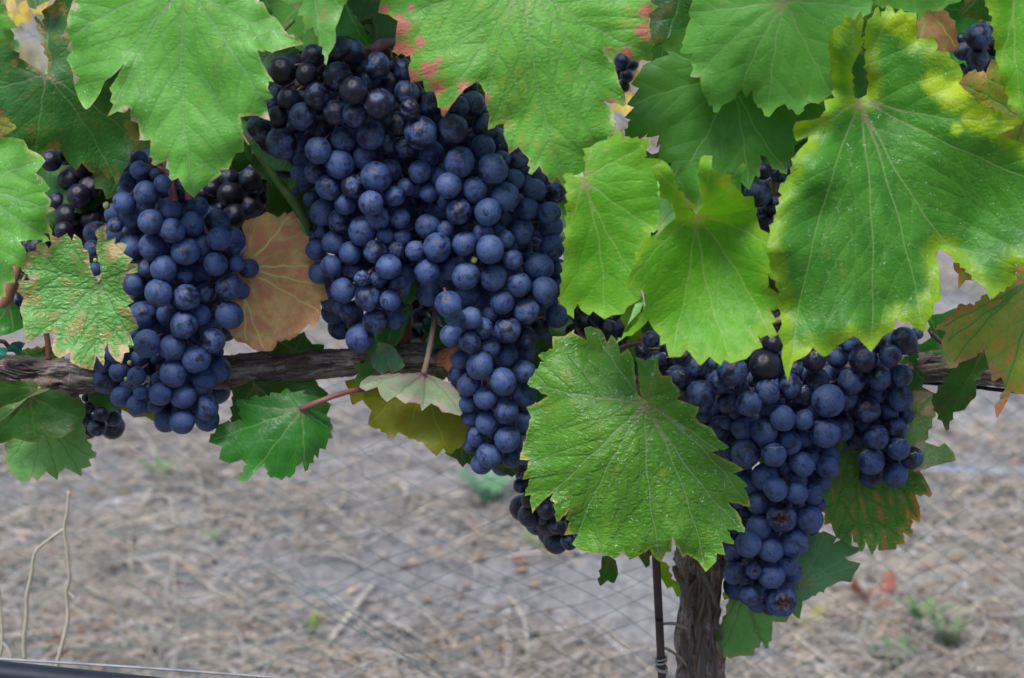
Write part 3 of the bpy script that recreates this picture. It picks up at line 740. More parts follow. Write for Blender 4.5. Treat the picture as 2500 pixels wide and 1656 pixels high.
# 2 upper centre, pink margin
l2 = leaf(T('B', '935,-80 925,0 915,80 975,105 1030,150 1025,230 1020,300 1015,350 1110,380 1125,420 1115,470 1135,555 1205,560 1230,620 1285,635 1310,690 1355,785 1400,730 1450,665 1500,610 1575,565 1610,590 1635,640 1640,710 1665,790 1665,875 1760,835 1765,920 1790,990 1805,1045 1865,1020 1930,1090 1955,1180')
     + T('C', '330,1150 410,1240 450,1225 500,1280 560,1240 640,1150 740,1000 830,880 820,760 780,695 905,705 905,640 870,560 840,470 780,390 770,350 800,335 870,355 960,400 1085,395 1095,290 1080,200 1085,100 1130,45 1080,0 1000,-160 700,-330 300,-420 -100,-360 -350,-240'),
     T1('C', 215, -130), 'pink', 47, 'large bumpy green leaf with pink blotched left margin, top centre', ty=5, tx=1, cup=-5, quilt=1.3, spots=[T1('B', 1050, 180) + (30,), T1('B', 1040, 320) + (22,), T1('B', 1100, 340) + (26,), T1('B', 1190, 290) + (16,), T1('B', 1250, 480) + (26,), T1('B', 1140, 520) + (20,), T1('B', 1320, 410) + (10,), T1('B', 950, 60) + (14,), T1('B', 1130, 55) + (12,), T1('B', 1310, 600) + (22,), T1('B', 1490, 600) + (20,), T1('B', 1350, 760) + (14,), T1('B', 1650, 670) + (14,)] + [T1('C', 1060, 80) + (22,), T1('C', 1030, 205) + (22,), T1('C', 930, 365) + (20,), T1('C', 1075, 270) + (12,), T1('C', 830, 690) + (10,)],
     tips=T('C', '500,1270 -330,700 830,860 1085,380 -520,80 -60,850'), bumps=[(1090, 180, 60, 5), (1480, 200, 60, -5), (1330, 380, 60, 4)])
# 3 folded pale leaf right of centre bunch
l3 = leaf(T('C', '512,1200 620,1215 640,1110 640,880 720,825 710,880 760,880 800,935 880,900 910,940 1060,965 1050,1070 1140,1090 1200,1130 1250,1300 1250,1500')
     + T('G', '1100,200 1060,420 1000,640 930,700 900,740 830,755 770,775 700,735 665,750 615,720 590,690 565,720 555,765 470,660 460,680 480,520 500,300 515,0'),
     T1('C', 615, 1212), 'bright', 64, 'bright green leaf with rolled left edge beside the centre bunch', ty=6, tx=0, cup=0, wave=1.4,
     tips=T('G', '770,765') + T('C', '1060,985 1180,1600 720,840 520,1560') + T('G', '980,500'),
     fold=(1384, 430, 1365, 740, .10),
     folds=[dict(o=T('C', '512,1195 520,1140 560,1100 610,1068 640,1112 628,1165 615,1215 560,1222'), preset='under_lime', d0=59, ty=2, amp=1.5, base=T1('C', 600, 1215), sec=False)])
# 4 cupped leaf
l4 = leaf(T('C', '1110,1150 1170,1110 1230,1160 1245,1200 1270,1290 1310,1310 1330,1350 1385,1400 1375,1440 1400,1460 1440,1400 1430,1300 1420,1180 1430,1090 1460,1065 1505,1075 1510,1140 1560,1180 1630,1200 1640,1250 1700,1310 1730,1340 1785,1350 1800,1410 1815,1430 1805,1490 1815,1550')
     + T('G', '1810,80 1840,160 1890,200 1900,270 1960,330') + T('H', '340,440 240,495 215,480 225,560 290,620 335,690 245,725 260,790 240,815 260,885 155,900 165,970 110,1000 60,1050 0,1070')
     + T('G', '1635,1080 1590,1065 1560,1090 1490,1050 1430,1090 1390,1055 1360,1020 1330,1000 1290,1035 1220,1035 1190,960 1155,955 1150,900 1110,855 1070,800 1030,835 960,890 920,900 860,940 930,870 1000,790 1045,690 1035,600 1000,570 920,570 945,480 985,400 980,370 1045,270 1060,240 1120,200 1190,130 1240,60 1230,0')
     + T('C', '1180,1380 1140,1250'),
     T1('C', 1398, 1462), 'bright', 78, 'bright green cupped leaf with upturned lobes, in front of other leaves right of centre', ty=6, tx=-1, cup=7, wave=1.6,
     tips=T('G', '1640,1075 1225,1030 1940,300 1900,880 930,560') + T('C', '1500,1080') + T('C', '1130,1160'),
     bumps=[(1625, 430, 60, 14), (1740, 430, 60, 16), (1560, 660, 55, 9), (1870, 640, 50, 8)],
     folds=[dict(o=T('C', '1270,1290 1265,1200 1300,1140 1360,1110 1425,1090 1440,1180 1450,1300 1460,1400 1400,1455 1350,1400'), preset='matte', d0=66, ty=2, amp=3, base=T1('C', 1400, 1440), sec=False),
            dict(o=T('C', '1560,1180 1640,1170 1690,1130 1725,1108 1735,1150 1705,1220 1700,1310 1630,1270'), preset='matte', d0=70, ty=2, amp=2, base=T1('C', 1600, 1240), sec=False),
            dict(o=T('C', '1140,1250 1150,1340 1200,1370 1245,1440 1250,1490 1200,1540 1150,1600 1120,1640 1150,1500'), preset='under_lime', d0=91, ty=3, amp=2.5, base=T1('C', 1150, 1540), sec=False),
            dict(o=T('G', '1010,590 1035,660 1010,730 950,800 900,870 930,820 975,700'), preset='under_lime', d0=89, ty=3, amp=1, base=T1('G', 1000, 620), sec=False)])
# 5 big right leaf
l5 = leaf(T('D', '835,670 880,640 895,560 880,440 870,360 875,250 885,180 960,60 985,110 1035,45 1080,85 1120,65 1150,85 1215,100 1230,180 1240,260 1340,270 1370,310 1370,345 1440,360 1460,400 1510,440 1540,510 1520,570 1560,620 1620,660 1665,710 1760,760 1860,800 1945,820 1870,880 1820,910 1870,950 1960,985 2120,1060 2200,1300')
     + T('H', '2150,200 1990,420 1910,420 1890,520 1800,590 1745,630 1690,570 1640,520 1560,440 1480,370 1420,320 1380,310 1360,360 1375,440 1385,540 1385,640 1345,680 1335,745 1300,800 1275,860 1215,840 1180,810 1130,800 1090,790 1060,860 1000,900 960,950 915,995 870,960 830,920 795,905 740,930 695,960 650,1000 590,1030 520,990 470,1030 390,1075 365,1130 345,1190 320,1120 305,1040 310,960 285,880 300,800 280,600 230,400 215,250 230,170')
     + T('D', '300,1350 290,1300 360,1190 390,1080 430,1020 475,970 475,940 410,955 385,890 410,840 500,820 560,800 600,750 600,690 655,660 650,550 640,400 625,330 640,250 660,200 720,160 740,110 800,130 840,90 860,150 850,250 855,350 830,370 800,430 785,500 790,600 805,660'),
     T1('D', 833, 675), 'lime', 66, 'largest glossy green leaf with yellowish rim and white flecks, upper right', ty=6, tx=-1.5, cup=9, quilt=1.4, wave=3.4, big=2.2, spots=[T1('D', 1090, 150) + (40,), T1('D', 1180, 180) + (40,), T1('D', 1480, 640) + (55,), T1('D', 1350, 570) + (40,), T1('D', 1650, 800) + (50,), T1('D', 1880, 830) + (30,), T1('D', 1500, 880) + (20,)],
     tips=T('H', '345,1180 915,985 1740,620') + T('D', '1940,820 1040,60 400,950 760,120 2190,1300') + T('H', '1275,850'), h=9,
     bumps=[(2050, 130, 45, 16), (2020, 260, 40, 10), (2330, 180, 100, 9), (1990, 420, 50, 12), (1920, 620, 60, 8), (2250, 500, 90, -6)])
# 6 matte leaf top right
l6 = leaf(T('C', '1380,-100 1370,0 1350,80 1355,130 1335,190 1320,260 1310,355 1370,370 1360,420 1375,470 1365,520 1420,540 1440,620 1475,680 1540,755 1580,720 1640,685 1700,605 1740,655 1780,630 1800,690 1895,785')
     + T('D', '270,740 330,720 420,770 480,700 550,705 620,660 700,600 760,400 800,200 900,60 930,-60 900,-220 600,-330 200,-340 -200,-260'),
     T1('D', 322, 5), 'matte', 34, 'broad matt green leaf at the top right behind the largest leaf', ty=4, tx=0, cup=-4, wave=1.6,
     tips=T('D', '215,770 640,640 -260,500 -440,100 900,60') + T('D', '20,610'))
leaf(T('D', '880,-120 870,60 960,40 1080,60 1215,95 1240,130 1300,80 1390,70 1450,30 1520,0 1560,-120 1300,-200 1000,-200'), T1('D', 1180, -160), 'matte', 20,
     'pale matt green leaf peeking above the largest leaf at top right', ty=3, wave=1.5)
# 7 darker flat leaf
l7 = leaf(T('C', '1270,215 1330,205 1450,300 1700,420 1960,560') + T('D', '420,700 540,720 600,820 480,940 400,1000 385,1090 350,1120 330,1180 240,1130 200,1080')
     + T('C', '1840,1075 1825,1200 1800,1210 1760,1285 1700,1260 1600,1330 1400,1400 1270,1300 1230,1130 1160,1110 1140,1080 1150,1000 1130,1000 1135,935 1060,940 1060,920 1000,950 925,920 945,830 920,800 965,740 935,710 975,650 1000,605 965,570 1010,500 1040,450 1100,420 1130,400 1200,370 1175,310'),
     T1('C', 1640, 520), 'mid', 14, 'flat mid green leaf with small brown holes between the top centre and top right leaves', ty=4, tx=1, wave=1.5,
     tips=T('C', '1760,1280 1300,1180 940,720') + T('D', '330,1170') + T('C', '1190,340'))
leaf(T('C', '1000,-120 1080,0 1085,200 1090,400 1140,440 1240,330 1290,230 1380,150 1400,0 1390,-120'), T1('C', 1330, -100), 'dark', -6, 'dark green leaf wedged behind the top centre leaf', ty=3)
# 9 left dark leaf
l9 = leaf(T('A', '-120,330 0,280 60,300 130,390 200,440 280,490 315,508 322,480 325,400 290,280 265,220 250,125 300,170 310,70 360,30 420,-20 560,-20 640,200 700,500 900,800 950,940 985,1000 900,1050 880,1110 830,1190 800,1250 770,1210 740,1225 690,1170 660,1185 610,1170 560,1125 520,1155 460,1100 420,1040 350,1025 310,1040 270,1100 180,1080 60,1010 -60,930 -160,700'),
     T1('A', 315, 507), 'dark', 20, spots=[T1('A', 270, 190) + (22,), T1('A', 380, 70) + (26,), T1('A', 930, 930) + (24,), T1('A', 370, 1010) + (20,), T1('A', 880, 860) + (16,), T1('A', 100, 420) + (12,)], label= 'dark green leaf with reddish margin behind the pale upper left leaf', ty=5, tx=0, cup=-3,
     tips=T('A', '790,1240 240,1080 980,1000 -150,620 370,20'))
# 10 left edge leaf
l10 = leaf(T('A', '-220,900 0,935 80,940 160,965 200,1020 270,1060 300,1105 255,1180 290,1220 335,1285 310,1320 345,1370 340,1410 370,1435') + T('E', '330,70 355,140 325,90 345,190 310,200 325,240 230,240 150,260 180,340 150,420 90,420 100,480 95,530 35,550 30,620 -60,600 -200,420 -260,100'),
     T1('A', -160, 1260), 'pale', 40, 'bright green serrated leaf cut off by the left edge of the picture', ty=5, tx=2, tips=T('A', '365,1440 290,1100') + T('E', '30,610 320,230'), quilt=1.2)
leaf(T('A', '-60,740 30,765 30,800 95,870 50,910 0,935 -60,930'), T1('A', -50, 840), 'orange', 44, 'small pinkish leaf tip at the left edge', ty=3, h=6, sec=False)
leaf(T('A', '-80,-60 0,-20 20,10 45,60 60,110 110,180 75,200 95,240 80,300 40,290 -80,280'), T1('A', -70, 80), 'pale', 34, 'green leaf tip in the top left corner', ty=3, h=6)
leaf(T('A', '150,-60 180,0 200,45 240,60 260,40 330,0 350,-80'), T1('A', 240, -70), 'dark', 8, 'dark leaf tip hanging into the gap at top left', ty=3, h=6, sec=False)
# 13 small variegated leaf in front of left bunch
l13 = leaf(T('E', '675,515 640,480 620,430 610,380 600,320 570,290 550,240 510,210 490,240 455,205 400,225 345,210 350,270 330,290 295,255 250,275 240,310 190,330 165,370 145,430 180,470 240,490 205,515 130,525 140,560 120,590 155,640 140,720 155,790 165,870 190,935 240,910 300,885 360,880 365,930 360,990 380,1030 410,1045 470,1025 490,1075 560,1110 630,1120 660,1050 705,1090 715,1000 735,955 750,1010 790,1060 830,1075 850,1020 880,1005 880,965 910,955 895,880 935,830 880,700 905,660 850,590 840,540 870,480 930,460 935,410 890,400 900,370 850,330 865,280 830,260 790,260 785,225 730,240 720,150 690,150 655,190 665,240 660,300 680,400 690,480'),
     T1('E', 677, 522), 'varieg', 52, 'small crinkled green leaf flushed with orange in front of the left bunch', ty=6, tx=0, cup=4, quilt=1.2, h=6.5, amp=3, spots=[T1('E', 800, 300) + (26,), T1('E', 890, 430) + (18,), T1('E', 380, 240) + (16,), T1('E', 180, 400) + (16,), T1('E', 310, 330) + (14,), T1('E', 850, 990) + (14,)],
     tips=T('E', '630,1115 150,440 200,930 910,940 930,430 710,155'), wave=1.8, bumps=[(190, 620, 40, 5), (290, 640, 30, 6)])
# 14 tan leaf
leaf(T('F', '-15,150 0,110 60,90 100,75 150,55 230,78 330,60 370,130 400,200 460,300 520,460 540,560 555,640 515,670 510,745 475,830 430,820 390,850 330,905 230,935 185,990 130,1000 60,990 0,950 -60,930 -100,870 -120,700 -110,500 -60,420 0,300'),
     T1('F', -30, 430), 'tan', -3, 'tan brown autumn leaf with yellow veins between the left and centre bunches', ty=8, tx=-3, cup=3,
     tips=T('F', '520,740 130,995 545,560 300,65 440,420 0,950'), wave=2.4)
# 15 green leaf below cordon with its red stalk
l15 = leaf(T('N', '1740,770 1830,640 1990,590 1970,440 2070,430 2080,410 2210,400 2240,370 2310,370') + T('F', '280,1260 320,1280 400,1270 400,1290 480,1310 505,1330 440,1360 392,1392 450,1400 540,1440 585,1530')
     + T('M', '440,760 410,790 435,855 400,880 370,960 320,970 300,1050 260,1040 180,1160 150,1100 90,1140 60,1200') + T('N', '2310,1070 2260,1065 2230,1060 2180,970 2100,1030 2040,1090 1980,1080 2030,970 1990,930 1900,945 1820,910 1820,820'),
     T1('M', 148, 578), 'green', 16, 'deep green leaf with long purple stalk hanging below the cordon', ty=5, tx=-2, cup=-4,
     tips=T('N', '2040,1085 1745,770') + T('M', '175,1150 430,780') + T('N', '2000,450'), wave=1.8)
petiole(l15, None, [T1('M', 300, 515) + (16,), T1('M', 480, 450) + (12,), T1('M', 620, 412) + (6,), T1('M', 760, 400) + (-4,)], 1.5, 1.4)
leaf(T('F', '-80,1250 0,1222 200,1212 460,1200 500,1240 555,1290 540,1330 575,1370 560,1440 590,1520 560,1560 450,1600 200,1560 -80,1500'), T1('F', 60, 1230), 'deep', -14, 'shaded dark green leaf hidden behind the purple stalked leaf', ty=3, tx=0)
# 17 lower left leaves
leaf(T('N', '-80,620 0,600 60,560 150,480 230,410 330,370 400,340 470,350 580,400 660,430 690,460 705,520 690,580 640,650 580,690 490,740 380,730 300,770 220,770 120,750 20,780 -80,760'), T1('N', 250, 395), 'deep', 12,
     'dark olive green leaf under the cordon at lower left', ty=2, tx=0, wave=2,
     folds=[dict(o=T('N', '-80,560 0,500 60,470 160,440 260,385 330,345 400,335 390,352 330,375 230,415 150,485 60,562 0,605 -80,640'), preset='under_green', d0=16, ty=1, amp=1, base=T1('N', 160, 460), sec=False)])
leaf(T('N', '-80,270 100,285 260,290 370,330 330,360 160,450 0,510 -80,540'), T1('N', 330, 340), 'deep', -6, 'green leaf in shade just under the cordon at far left', ty=2)
leaf(T('N', '45,800 120,740 300,700 500,650 620,590 680,640 720,760 775,890 740,920 745,970 680,1000 665,1050 600,1020 540,1000 490,1030 470,1080 430,1060 380,1030 310,1085 260,1060 240,1095 180,1095 90,1030 60,960 35,940 50,870'),
     T1('N', 330, 560), 'under_green', 0, 'pale green leaf hanging lowest at the left, seen from below', ty=2, tx=0, tips=T('N', '250,1085 480,1075 660,1040 760,900 60,950'), wave=2)
leaf(T('N', '735,390 800,335 920,325 1010,400 990,490 910,520 860,490 800,485 750,440'), T1('N', 900, 330), 'deep', -20, 'green leaf behind the lower end of the left bunch', ty=2, h=6)
leaf(T('N', '965,470 1200,440 1440,460 1440,600 1380,635 1300,615 1200,572 1110,570 1050,530'), T1('N', 1200, 440), 'olive', -16, 'yellowish olive leaf edge under the left bunch', ty=2, h=6)
# 20 folded leaf with beige stalk
l20 = leaf(T('M', '705,370 720,320 800,270 900,260 1100,250 1280,240 1330,240 1450,290 1560,340 1640,430 1680,600 1650,640 1560,620 1490,610 1450,570 1380,540 1300,590 1270,540 1180,520 1130,525 1040,475 960,505 900,450 860,385 760,405'),
     T1('M', 1318, 244), 'under', 22, 'folded leaf with whitish pink underside hanging from a purple stalk beneath the centre bunch', ty=8, tx=0, wave=1.2, h=6,
     tips=T('M', '1300,585 720,350 1660,620 980,500'), amp=2.5,
     folds=[dict(o=T('M', '745,460 760,405 860,375 1000,380 1300,400 1640,560 1690,660 1750,740 1690,900 1560,1000 1500,970 1430,1015 1340,950 1290,900 1160,850 1070,815 1010,850 900,780 850,770 790,735 785,690 800,600 740,510'), preset='olive', d0=10, ty=3, amp=3.5, base=T1('M', 1318, 300))])
petiole(l20, None, [T1('F', 1240, 1060) + (14,), T1('F', 1275, 880) + (6,), T1('F', 1295, 740) + (-4,), T1('F', 1310, 600) + (-14,)], 1.7, 1.5, simple_mat('petiole_fade', (0.30, 0.22, 0.15), (0.26, 0.10, 0.10), 12, .5, .1))
leaf(T('F', '860,900 960,850 1060,850 1070,900 1010,960 980,985 940,940 900,945 870,1010 850,1040 835,980'), T1('F', 960, 860), 'green', 8, 'small curled leaf under the tip of the central arm of grapes', ty=3, h=5, sec=False,
     folds=[dict(o=T('F', '885,960 930,940 1000,970 1060,1050 1082,1100 1050,1130 1000,1152 975,1135 930,1157 870,1110 858,1050'), preset='under_blue', d0=13, ty=5, amp=2, base=T1('F', 950, 950), tx=-3)])
leaf(T('F', '1050,720 1090,560 1165,470 1165,620 1120,700 1095,820 1070,900 1010,975 940,990 930,900'), T1('F', 1120, 560), 'green', -4, 'green leaf behind the tip of the central arm of grapes', ty=2, h=6, tx=-4)
leaf(T('F', '755,1108 850,1078 930,1120 960,1165 820,1200 790,1255 750,1200 772,1140'), T1('F', 930, 1140), 'green', 2, 'small green leaf under the cordon left of the folded leaf', ty=3, h=6)
leaf(T('F', '690,1210 760,1190 840,1190 850,1300 780,1340 735,1362 715,1320 700,1260'), T1('F', 780, 1195), 'olive', -14, 'dull olive leaf behind the purple stalk', ty=2, h=6)
leaf(T('F', '190,1005 230,935 330,900 395,878 420,910 460,950 525,962 510,1000 350,1010'), T1('F', 330, 1010), 'deep', -24, 'dark leaf resting on top of the cordon below the tan leaf', ty=0, h=6)
# 24 front big leaf
l24 = leaf(T('G', '330,1030 410,985 425,910 500,895 560,860 570,880 640,910 640,850 680,835 740,855 770,895 790,935 820,900 860,940 885,1010 930,995 965,1060 985,1200 1005,1290 1050,1345 1022,1290 1005,1200 1000,1110 990,1050 1050,1060 1130,1040 1145,1120 1170,1165 1225,1175 1240,1215 1280,1260 1290,1300 1280,1330 1350,1360 1410,1390 1400,1450 1430,1490 1500,1530')
     + T('O', '570,760 630,815 540,850 600,890 680,930 730,970 680,1000 720,1030 765,1080 750,1100 775,1160 775,1215 660,1190 650,1210 700,1270 740,1390 640,1380 665,1470 605,1475 610,1545')
     + T('K', '1545,720 1530,770 1465,825 1410,770 1340,730 1310,740 1280,690 1240,625 1225,700 1195,710 1155,765 1110,740 1080,695 1035,715 950,750 900,710 860,740 830,745 770,720 700,715 610,690 560,650 580,590 510,580 530,500 510,480 525,430 450,485 430,380 405,350 415,310 350,360 285,425 265,360 265,320 235,310 260,210 220,200 255,90 200,60')
     + T('G', '265,1470 250,1390 320,1350 370,1300 260,1220 340,1080'),
     T1('G', 1052, 1352), 'front', 60, 'large blistered glossy green leaf speckled white, in front of the trunk head', ty=8, tx=1, cup=-5, quilt=1.6, h=7.5, amp=3,
     tips=T('K', '1155,755 290,420 1465,815 560,640') + T('G', '265,1225 690,840 1130,1050') + T('O', '725,970 775,1210 735,1390'), bumps=[(1570, 920, 40, 9), (1640, 900, 40, 11), (1380, 950, 70, 6), (1350, 1270, 70, -8)])
# 25 right lower leaves
l25 = leaf(T('L', '560,300 595,430 600,510 640,520 680,600 740,640 775,660 790,600 850,690 880,650 920,710 960,660 970,690 1020,690 1080,685 1095,655 1140,640 1140,580 1185,590 1190,490 1240,490 1245,400 1230,320 1320,305 1290,220 1255,150 1270,60 1200,-60 900,-160 700,-120 600,60'),
     T1('L', 820, -120), 'redgreen', -10, 'dark glossy green leaf with red streaks between its veins, below the right bunch', ty=4, tx=0, quilt=1.5,
     tips=T('L', '960,660 850,685 1235,490 640,520 1315,305'))
leaf(T('H', '1140,1600 1160,1450 1200,1290 1280,1275 1355,1300 1340,1370 1355,1400') + T('L', '1290,-60 1370,-20 1420,-30 1470,20 1485,75 1420,95 1330,120 1255,140 1150,120 1080,20'), T1('H', 1230, 1420), 'mosaic', -4,
     'pale pink and green mottled leaf at the right side of the right bunch', ty=3, tx=2, quilt=1.3, tips=T('L', '1480,70 1330,110') + T('H', '1350,1300 1150,1590'))
leaf(T('K', '1550,1422 1520,1390 1480,1320 1540,1250 1600,1130 1640,980 1700,930 1800,900') + T('L', '300,920 430,1060 420,1150 370,1130 330,1180 250,1190 235,1270 195,1355 160,1330 80,1405 0,1415'), T1('K', 1740, 940), 'under_green', -22,
     'pale green leaf underside hanging beside the trunk below the split grapes', ty=3, tx=3, tips=T('K', '1560,1415 1870,1400') + T('L', '190,1345 420,1140') + T('K', '1490,1320'), wave=2)
leaf(T('L', '380,560 500,590 590,570 670,605 665,640 730,630 815,700 750,740 770,765 830,790 800,850 770,905 700,910 610,950 520,1000 470,1030 400,1030 330,930'), T1('L', 420, 930), 'under_blue', -14,
     'grey green leaf underside with raised veins right of the split grapes', ty=3, tx=2, tips=T('L', '825,790 810,700 600,575 700,905'), quilt=-.6)
# 27 orange leaf right edge
l27 = leaf(T('H', '2200,300 1960,395 1920,410 1890,520 1740,640 1700,620 1620,680 1520,690 1480,740 1370,845 1420,870 1400,945 1420,1040 1455,1110 1520,1080 1600,1050 1680,1000 1710,1080 1735,1160 1745,1205 1800,1190 1820,1270 1770,1390 1780,1445 1830,1370 1880,1290 1960,1290 2150,1250 2260,900'),
     T1('H', 2080, 480), 'orange', 46, 'orange and green autumn leaf at the right edge of the picture', ty=5, tx=1, quilt=1.2, tips=T('H', '1410,950 1780,1430 1460,1100 1380,845 2100,1240'), wave=2)
leaf(T('H', '1340,1330 1440,1180 1560,1060 1690,990 1715,1080 1640,1200 1630,1300 1600,1340 1550,1400 1480,1430 1430,1530 1400,1480 1350,1390'), T1('H', 1680, 1010), 'deep', 4, 'drooping olive green leaf under the orange leaf', ty=3, tx=0, h=6, wave=1.5)
leaf(T('H', '1320,770 1400,745 1480,715 1500,745 1380,845 1420,870 1405,950 1425,1015 1225,1005 1250,960 1315,900'), T1('H', 1400, 990), 'green', -20, 'green leaf behind the top of the rightmost grapes', ty=1, h=6)
leaf(T('H', '1130,1080 1225,1010 1230,1110 1280,1170 1270,1240 1310,1275 1200,1285 1150,1200'), T1('H', 1170, 1060), 'green', -14, 'green leaf beside the cordon at the right', ty=1, h=6)
leaf(T('H', '1485,395 1530,415 1605,510 1560,520 1515,562 1510,480 1485,440'), T1('H', 1590, 500), 'orange', 10, 'small green leaf tip with brown point under the largest leaf', ty=1, h=5, sec=False)
leaf(T('D', '1660,-120 1695,0 1740,120 1760,270 1780,430 1820,580 1880,720 1945,812 2060,900 2200,700 2200,-60'), T1('D', 1900, -160), 'bright', 52, 'green leaf edge in the top right corner', ty=3, tx=4, tips=T('D', '1960,830 1790,430 2190,500'))
leaf(T('D', '1525,570 1590,500 1690,490 1740,425 1820,430 1900,700 2000,830 2100,900 2050,1100 1900,1000 1760,900 1600,700'), T1('D', 1960, 830), 'orange', 24, 'orange flushed leaf behind the upper right corner leaf', ty=3)
leaf(T('D', '1240,150 1300,85 1400,70 1480,180 1500,330 1440,360 1370,345 1340,270 1250,262'), T1('D', 1300, 60), 'tan', -10, 'brownish leaf behind the yellow rim of the largest leaf', ty=2, h=6)
leaf(T('D', '1540,100 1590,0 1700,-60 1780,60 1740,140 1660,130 1600,120'), T1('D', 1680, -40), 'dark', 0, 'dark leaf above the top right grapes', ty=2, h=6)
# 33 top centre small leaves
leaf(T('B', '250,-120 270,0 360,30 360,100 390,120 410,215 460,200 520,320 550,430 570,370 610,290 615,200 640,130 670,40 690,-20 640,-160'), T1('B', 470, -120), 'matte', 46, 'narrow pointed green leaf tip over the top of the centre bunch', ty=5, tx=1, tips=T('B', '550,425 365,60 660,60'), wave=1.4)
leaf(T('B', '690,0 700,50 760,130 800,180 830,250 870,370 800,370 740,330 700,255 630,245 615,200 640,60 660,-60'), T1('B', 640, -60), 'green', 6, 'green leaf behind the pointed top leaf', ty=3, h=7)
leaf(T('B', '690,-60 720,60 770,140 860,120 900,250 860,280 960,320 1040,300 1060,100 1000,-60'), T1('B', 860, -80), 'deep', -8, 'dark green leaf above the centre bunch stalk', ty=3, h=7)
leaf(T('A', '1640,800 1665,820 1700,850 1720,930 1790,1020 1850,1060 1960,1100 2030,1180 1960,1170 1880,1160 1800,1100 1740,1040 1690,960 1650,890'), T1('A', 1700, 900), 'under_blue', -4, 'narrow blue green leaf underside left of the centre bunch', ty=1, h=6, amp=1, sec=False, quilt=.3)
leaf(T('A', '1740,340 1800,330 1880,345 2000,330 2060,420 1960,620 1840,620 1780,460'), T1('A', 1850, 340), 'under_blue', -16, 'blue green leaf underside behind the top of the centre bunch', ty=1, h=7)
leaf(T('B', '-20,1000 60,1010 200,1180 330,1330 480,1280 520,1400 440,1520 360,1480 330,1460 200,1480 150,1440 140,1250 60,1150'), T1('B', 60, 1040), 'deep', -24, 'shaded green leaf behind the green shoot left of the centre bunch', ty=1)
# lower fillers
leaf(T('K', '760,745 800,735 845,770 860,850 835,910 795,905 750,932 738,915 750,820'), T1('K', 800, 735), 'deep', 8, 'small dark hanging leaf tip below the speckled front leaf', ty=2, h=5, sec=False)
leaf(T('K', '990,700 1050,670 1110,690 1085,740 1080,790 1055,808 1030,770'), T1('K', 1050, 680), 'deep', 0, 'tiny dark leaf tip beside the metal rod', ty=2, h=5, sec=False)
leaf(T('K', '1160,780 1195,790 1230,880 1290,920 1300,970 1290,1000 1265,1005 1235,950 1200,945 1165,880'), T1('K', 1200, 830), 'bright', -34, 'lime green leaf bit between rod and trunk', ty=2, h=5, sec=False)
leaf(T('K', '1540,740 1590,650 1640,680 1690,770 1620,850 1580,800'), T1('K', 1600, 680), 'bright', -20, 'lime green leaf bit right of the trunk head', ty=2, h=5, sec=False)
leaf(T('K', '1585,990 1620,930 1665,935 1660,1000 1600,1025'), T1('K', 1630, 940), 'lime', -34, 'small yellow green leaf bit beside the trunk', ty=2, h=5, sec=False)
leaf(T('M', '1530,1005 1600,960 1690,915 1760,960 1780,1080 1720,1105 1680,1132 1620,1065'), T1('M', 1690, 930), 'deep', -14, 'dark leaf below the olive leaf beside the centre bunch tail', ty=2, h=6)
leaf(T('M', '1980,1130 2100,1110 2210,1130 2200,1190 2150,1225 2060,1180'), T1('M', 2100, 1120), 'deep', -16, 'dark leaf edge under the tip of the centre bunch tail', ty=2, h=6, sec=False)
leaf(T('G', '290,900 420,985 330,1090 320,1200 370,1300 310,1340 270,1200'), T1('G', 320, 940), 'deep', 2, 'dark leaf between the centre bunch tail and the speckled front leaf', ty=2, h=7)
leaf(T('G', '870,690 980,680 1020,760 1010,900 990,1010 940,1010 930,900'), T1('G', 950, 690), 'bright', -20, 'bright leaf behind the gap under the cupped leaf', ty=2, h=7)
leaf(T('E', '-40,760 60,665 110,700 150,830 90,870 0,895 -60,890'), T1('E', 60, 680), 'green', -14, 'green leaf behind the brown shoot at the left edge', ty=2, h=6)
leaf(T('E', '60,1060 160,1000 330,980 420,1010 420,1060 200,1075'), T1('E', 240, 1070), 'dark', -36, 'dark leaf lying along the back of the cordon at left', ty=0, h=6)
leaf(T('F', '1300,1060 1330,1000 1400,970 1460,960 1470,1040 1430,1090 1400,1150 1350,1110 1310,1100'), T1('F', 1420, 980), 'rust', -4, 'crumpled rust brown dead leaf beside the centre bunch tail', ty=2, h=5, wave=5, sec=False)
leaf(T('H', '540,-40 600,60 640,200 600,240 500,200'), T1('H', 560, 0), 'deep', -40, None, ty=1, h=9, sec=False)

